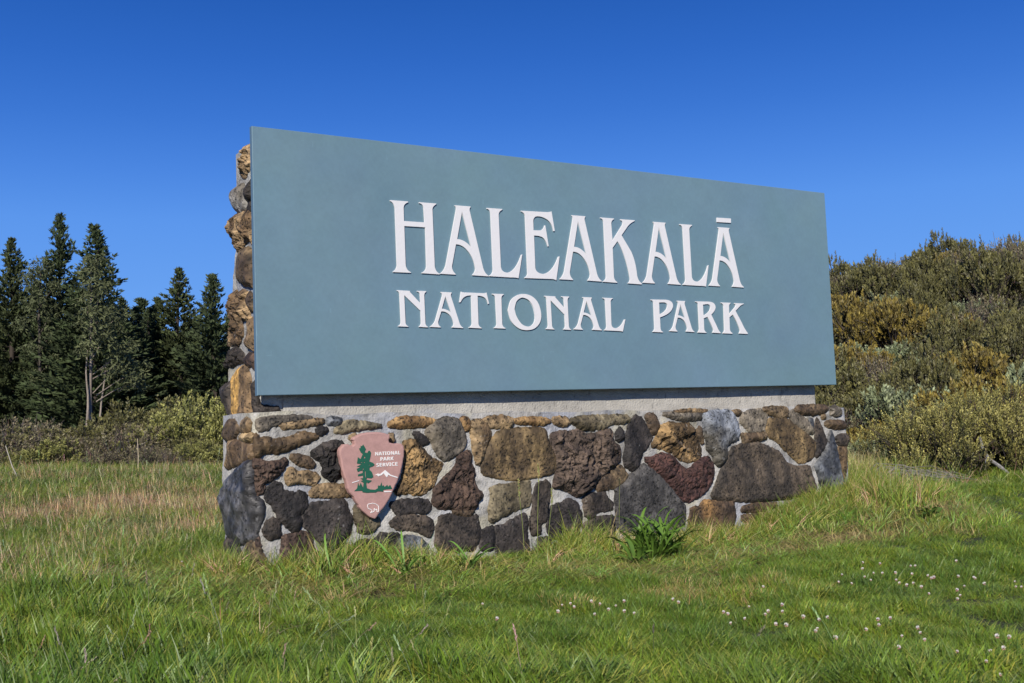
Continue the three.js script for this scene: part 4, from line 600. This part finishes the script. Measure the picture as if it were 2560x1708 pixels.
  for (let i = 0; i < 280; i++) {
    const d = 3.4 + 13 * r(), rr = -d * (0.05 + 0.5 * r()) + (r() < 0.15 ? d * 0.35 : 0), [x, z] = toXZ(d, rr); if (inWall(x, z) || mound(x, z)) continue;
    seeds.push([x, z, 0.8 + 0.5 * r(), 0.6 + 0.6 * r(), r() * 6.283, [.40, .40, .25].map(c => c * (0.6 + 0.5 * r())), 0.6 * r()]);
  }
  for (let i = 0; i < 9000; i++) {
    const d = 12 + 26 * r() * r(), rr = d * (0.22 + 0.32 * r()), [x, z] = toXZ(d, rr); if (x < 6 && z > -0.8) continue;
    const k = fbm(x * .5, z * .5, 95, 3) + 0.3 * (r() - .5) + (rr / d < 0.34 && d < 17 ? 0.3 : 0); if (k < -0.15) continue;
    (k > 0.12 ? dry : long).push([x, z, 1.5 + 0.03 * d, 1.1 + 0.6 * r(), r() * 6.283, k > 0.12 ? [.42, .37, .22] : [.20, .24, .07], 0.3 * r()]);
  }
  scatter('lawn_grass', tuft(31, 15, { rad: 0.055, len: 0.080, wid: 0.0058, lean: 0.6, curl: 0.5, cols: GREEN, tipc: [1.2, 1.15, .9], flat: 0.2 }), lawn, 'short mown green grass of the lawn before the sign');
  scatter('long_grass', tuft(32, 13, { rad: 0.05, len: 0.15, wid: 0.0055, lean: 0.55, curl: 0.5, cols: GREEN, tipc: [1.3, 1.15, .9], flat: 0.15 }), long, 'longer rough green grass of the field and along the wall');
  scatter('dry_grass', tuft(33, 15, { rad: 0.05, len: 0.14, wid: 0.0042, lean: 0.7, curl: 0.8, cols: STRAW, tipc: [1.1, 1.02, .85], flat: 0.35 }), dry, 'straw coloured dry grass in patches behind and beside the lawn');
  scatter('tall_grass', tuft(34, 9, { rad: 0.03, len: 0.30, wid: 0.0075, lean: 0.35, curl: 0.35, cols: GREEN, tipc: [1.2, 1.1, .9] }), rim, 'tall bright grass standing up against the foot of the wall');
  const sd = new MB(), r2 = rng(6); { const p = []; for (let k = 0; k <= 4; k++) p.push(V(0.06 * (k / 4) ** 2, 0.24 * k / 4, 0.02 * k / 4)); sd.tube(p, 0.0012, 0.0009, 3, [.8, .8, .7]); for (let k = 0; k < 26; k++) { const t = k / 26, q = V(0.06 + 0.02 * t, 0.225 + 0.055 * t, 0.02), d = V(0.3 + 0.9 * (r2() - .5), 1, 0.9 * (r2() - .5)).normalize(); leafQuad(sd, q, d, V(r2() - .5, 0, r2() - .5).normalize(), 0.014, 0.0022, [1.0, .97, .85]); } }
  scatter('seed_grass', sd.geo(), seeds, 'thin pale grass stalks with seed heads standing above the field');
}

// ---------------------------------------------------------------- clover flowers, weeds, stalks, dead wood
{
  const r = rng(88), petals = new MB(), low = new MB(), stem = new MB();
  for (let k = 0; k < 46; k++) { const e = 0.1 + 1.45 * r(), d = dir(r() * 6.283, e); leafQuad(petals, V(0, 0.062, 0).addScaledVector(d, 0.003), d, V(r() - .5, r() - .5, r() - .5).cross(d).normalize(), 0.010 + 0.002 * r(), 0.0022, [.80, .76, .72].map(c => c * (0.85 + 0.2 * r()))); }
  for (let k = 0; k < 20; k++) { const d = dir(r() * 6.283, -0.9 + 0.7 * r()); leafQuad(low, V(0, 0.061, 0).addScaledVector(d, 0.002), d, V(r() - .5, r() - .5, r() - .5).cross(d).normalize(), 0.010, 0.0023, [.46, .27, .22].map(c => c * (0.7 + 0.5 * r()))); }
  stem.tube([V(0.012, -0.12, 0), V(0.004, 0.03, 0.003), V(0, 0.062, 0)], 0.0012, 0.001, 4, [.12, .2, .05]);
  const G = [petals.geo(), low.geo(), stem.geo()];
  const patches = [['white clover flower in the lawn at the right', 'clover flowers in the lawn at the right'], ['white clover flower in the lawn before the middle of the wall', 'clover flowers in the lawn at the middle'], ['small white clover flower in the rough grass at the left', 'clover flowers in the field at the left']];
  const SPOTS = [
  [286,252,260,274,243,289,242,294,257,284,289,262,258,289,240,276,218,293,220,300,260,296,247,307,233,321,293,280,299,279,264,304,269,310,260,321,255,323,224,340,213,353,218,337,233,329,328,286,275,325,284,328,275,336,262,350,248,348,223,362,220,366,208,373,290,348,267,364,266,368,181,274,128,318,117,339,113,345,122,344,137,330,117,361,125,369,91,353,86,376,88,379,112,375,101,384,91,392,82,410,138,384,127,394,144,386,113,399,115,415,130,411,122,418,110,429,86,436,104,447,130,446,129,451,112,455,111,461,100,462,88,475],
  [31,234,4,292,36,292,59,272,72,251,70,246,88,246,92,248,105,251,91,262,63,294,71,295,71,302,111,286,118,275,102,328,98,335,49,302,79,357],
  [-32,-405,-23,-296,-22,-266,-19,-256,-69,-98,-37,-54,22,-363],
  ];
  SPOTS.forEach((a, j) => { for (let i = 0; i < a.length; i += 2) { const x = a[i] / 100, z = a[i + 1] / 100, t = thing('clover_flower', x, ground(x, z) + lerp(0.035, 0.075, ss(6.5, 4.6, toDR(x, z)[0])) + 0.015 * r(), z, r() * 6); t.scale.setScalar(0.48 + 0.3 * r()); t.rotation.z = 0.3 * (r() - .5); const zone = j ? '' : toDR(x, z)[0] < 4.7 ? ', nearest the viewer' : toDR(x, z)[0] < 6 ? ', halfway back' : ', far back near the wall'; tag(t, patches[j][0] + zone, 'flower', patches[j][1] + zone); part('petals', G[0], M.dull, t); part('lower_petals', G[1], M.dull, t); part('stem', G[2], M.dull, t); } });
}
function longLeaf(L, wd, rise, droop, col) {                  // a folded strap leaf along +x
  const mb = new MB(), n = 7; let prev = null;
  for (let k = 0; k <= n; k++) { const t = k / n, x = L * t * (1 - 0.15 * t * droop), y = L * (rise * t - droop * t * t * 1.3), w = wd * Math.pow(Math.sin(Math.PI * clamp(0.06 + 0.94 * t)), 0.7) * 0.5, c = col.map(v => v * (0.85 + 0.25 * t)); const a = [mb.v(x, y + w * 0.35, -w, c), mb.v(x, y, 0, c.map(v => v * 1.25)), mb.v(x, y + w * 0.35, w, c)]; if (prev) { mb.q(prev[0], prev[1], a[1], a[0]); mb.q(prev[1], prev[2], a[2], a[1]); } prev = a; }
  return mb.geo();
}
function weed(name, x, z, n, len, wd, spread, col, label, seed) {
  const r = rng(seed), t = thing(name, x, ground(x, z), z), kinds = [0, 1, 2, 3].map(k => longLeaf(len * (0.75 + 0.15 * k), wd, 0.5 + 0.35 * k, 0.25 + 0.15 * k, col.map(c => c * (0.8 + 0.13 * k))));
  tag(t, label, 'plant');
  for (let k = 0; k < n; k++) { const m = part('leaf', kinds[k % 4], M.leaf, t), f = k / n; m.rotation.set(0.7 * (r() - .5), k * 2.4 + r(), spread * (0.9 - f) * 0.6 + 0.5 * (r() - .4), 'YXZ'); m.position.set(Math.min(0.3, n * 0.003) * (r() - .5), 0.01, Math.min(0.25, n * 0.003) * (r() - .5)); m.scale.setScalar(0.7 + 0.5 * r()); }
}
weed('broadleaf_plant', 2.72, 0.75, 170, 0.28, 0.024, 0.85, [.075, .145, .016], 'dark green clump of long broad leaves at the middle of the wall foot', 3);
weed('broadleaf_plant', 2.34, 0.98, 16, 0.15, 0.055, 0.2, [.085, .155, .020], 'few wide leaves lying left of the dark green clump', 4);
weed('broadleaf_plant', 5.50, 1.05, 46, 0.11, 0.04, 0.3, [.06, .115, .018], 'low dark broad leaved plant in the grass right of the wall', 5);
weed('broadleaf_plant', 0.78, 0.50, 22, 0.20, 0.014, 0.3, [.10, .20, .03], 'sprawling strap leaved weed below the arrowhead plaque', 6);
weed('broadleaf_plant', 1.25, 0.55, 18, 0.18, 0.014, 0.3, [.10, .20, .03], 'strap leaved weed a little right of the plaque', 7);
weed('broadleaf_plant', 0.35, 0.35, 16, 0.22, 0.012, 0.8, [.11, .21, .03], 'strap leaved weed near the left corner of the wall', 8);
function stalk(name, x, z, h, lean, head, col, hcol, label, cat) {
  const t = thing(name, x, ground(x, z) - 0.02, z), s = new MB(), hd = new MB(), r = rng(Math.round(x * 100) + 5), p = []; for (let k = 0; k <= 6; k++) p.push(V(lean * (k / 6) ** 2, h * k / 6, 0.01 * k / 6)); s.tube(p, 0.0028, 0.0018, 4, col); part('stem', s.geo(), M.dull, t);
  for (let k = 0; k < 90; k++) { const f = r(), q = V(lean * (0.97 + 0.06 * f), h + head * (f - 0.1), 0.01), d = V(r() - .5, 0.7, r() - .5).normalize(); leafQuad(hd, q, d, V(r() - .5, 0, r() - .5).normalize(), 0.018, 0.0028, hcol.map(c => c * (0.7 + 0.5 * r()))); }
  part('seed_head', hd.geo(), M.dull, t); tag(t, label, cat ?? 'grass stalk');
}
stalk('grass_stalk', 1.90, 0.42, 0.60, 0.03, 0.13, [.20, .24, .06], [.34, .33, .12], 'tall green seed stalk before the crackled brown stone, the highest of three');
stalk('grass_stalk', 1.80, 0.40, 0.50, -0.03, 0.12, [.20, .24, .06], [.32, .32, .11], 'green seed stalk left of the highest one by the wall');
stalk('grass_stalk', 1.96, 0.46, 0.44, 0.05, 0.11, [.18, .22, .06], [.30, .30, .10], 'shortest green seed stalk by the crackled brown stone');
stalk('grass_stalk', 2.56, 0.45, 0.52, -0.03, 0.035, [.05, .05, .03], [.035, .028, .022], 'dark thin stalk with a black head before the grey stone');
stalk('grass_stalk', 2.60, 0.47, 0.56, 0.02, 0.05, [.16, .18, .06], [.10, .09, .05], 'thin green stalk next to the one with a black head');
{
  const [x, z] = atPx(337, 15.6), t = thing('dead_stalk', x, ground(x, z), z), s = new MB(); s.tube([V(0, -0.05, 0), V(0.01, 0.25, 0), V(0, 0.52, 0)], 0.006, 0.004, 5, [.55, .46, .32]); for (let k = 0; k < 5; k++) leafQuad(s, V(0, 0.42 - k * 0.05, 0), V(0.8, 0.3 - k * 0.25, 0.1).normalize(), V(0, 0, 1), 0.16, 0.02, [.55, .50, .36]); part('stem', s.geo(), M.dull, t); tag(t, 'upright straw coloured dead stalk before the yellow shrub', 'dead stalk');
  const [x2, z2] = atPx(18, 15), t2 = thing('dead_stalk', x2, ground(x2, z2), z2), s2 = new MB(); s2.tube([V(0.15, -0.05, 0), V(0.03, 0.22, 0), V(-0.05, 0.5, 0)], 0.009, 0.005, 5, [.5, .46, .40]); part('stem', s2.geo(), M.dull, t2); tag(t2, 'leaning pale bare stick at the left edge of the field', 'dead stalk');
}
{
  const wood = p => { const k = 0.8 + 0.4 * fbm(p.x * 9, p.y * 9, p.z * 9, 2); return [.46 * k, .44 * k, .42 * k]; };
  const [x, z] = atPx(2445, 12.0), t = thing('dead_branch', x, ground(x, z), z, 0.2), s = new MB();
  s.tube([V(0.36, 0.05, 0.1), V(0.2, 0.16, 0.06), V(0.05, 0.26, 0), V(-0.02, 0.38, -0.02), V(-0.03, 0.50, -0.04)], 0.026, 0.012, 7, wood); s.tube([V(0.36, 0.05, 0.1), V(0.5, 0.0, 0.12)], 0.024, 0.02, 6, wood); s.tube([V(0.05, 0.26, 0), V(-0.12, 0.25, 0.05), V(-0.26, 0.22, 0.1)], 0.012, 0.005, 5, wood);
  part('limb', s.geo(), M.bark, t); tag(t, 'bleached white dead branch leaning out of the upright shrub', 'dead branch');
  const r = rng(55), [x3, z3] = atPx(2225, 11.6), t3 = thing('brushwood', x3, ground(x3, z3), z3, -0.5), s3 = new MB();
  for (let k = 0; k < 42; k++) { const a = 0.25 * (r() - .5), L = 0.5 + 0.5 * r(), y = 0.02 + 0.2 * r(), c = 0.25 + 0.25 * r(), z0 = 0.5 * (r() - .5), x0 = -0.55 + 0.5 * r(); s3.tube([V(x0, y * 0.3, z0), V(x0 + L * .4, y + 0.1 * r(), z0 + a * .4), V(x0 + L * .8, y + 0.08 * (r() - .4), z0 + a * .8), V(x0 + L, y * 0.8, z0 + a)], 0.006, 0.002, 4, [c, c * .92, c * .84]); }
  part('twigs', s3.geo(), M.bark, t3); tag(t3, 'heap of bleached fallen twigs beside the right end of the wall', 'brushwood');
}
scene.traverse(o => { if (o.isMesh) o.castShadow = o.receiveShadow = true; });
renderer.render(scene, camera);
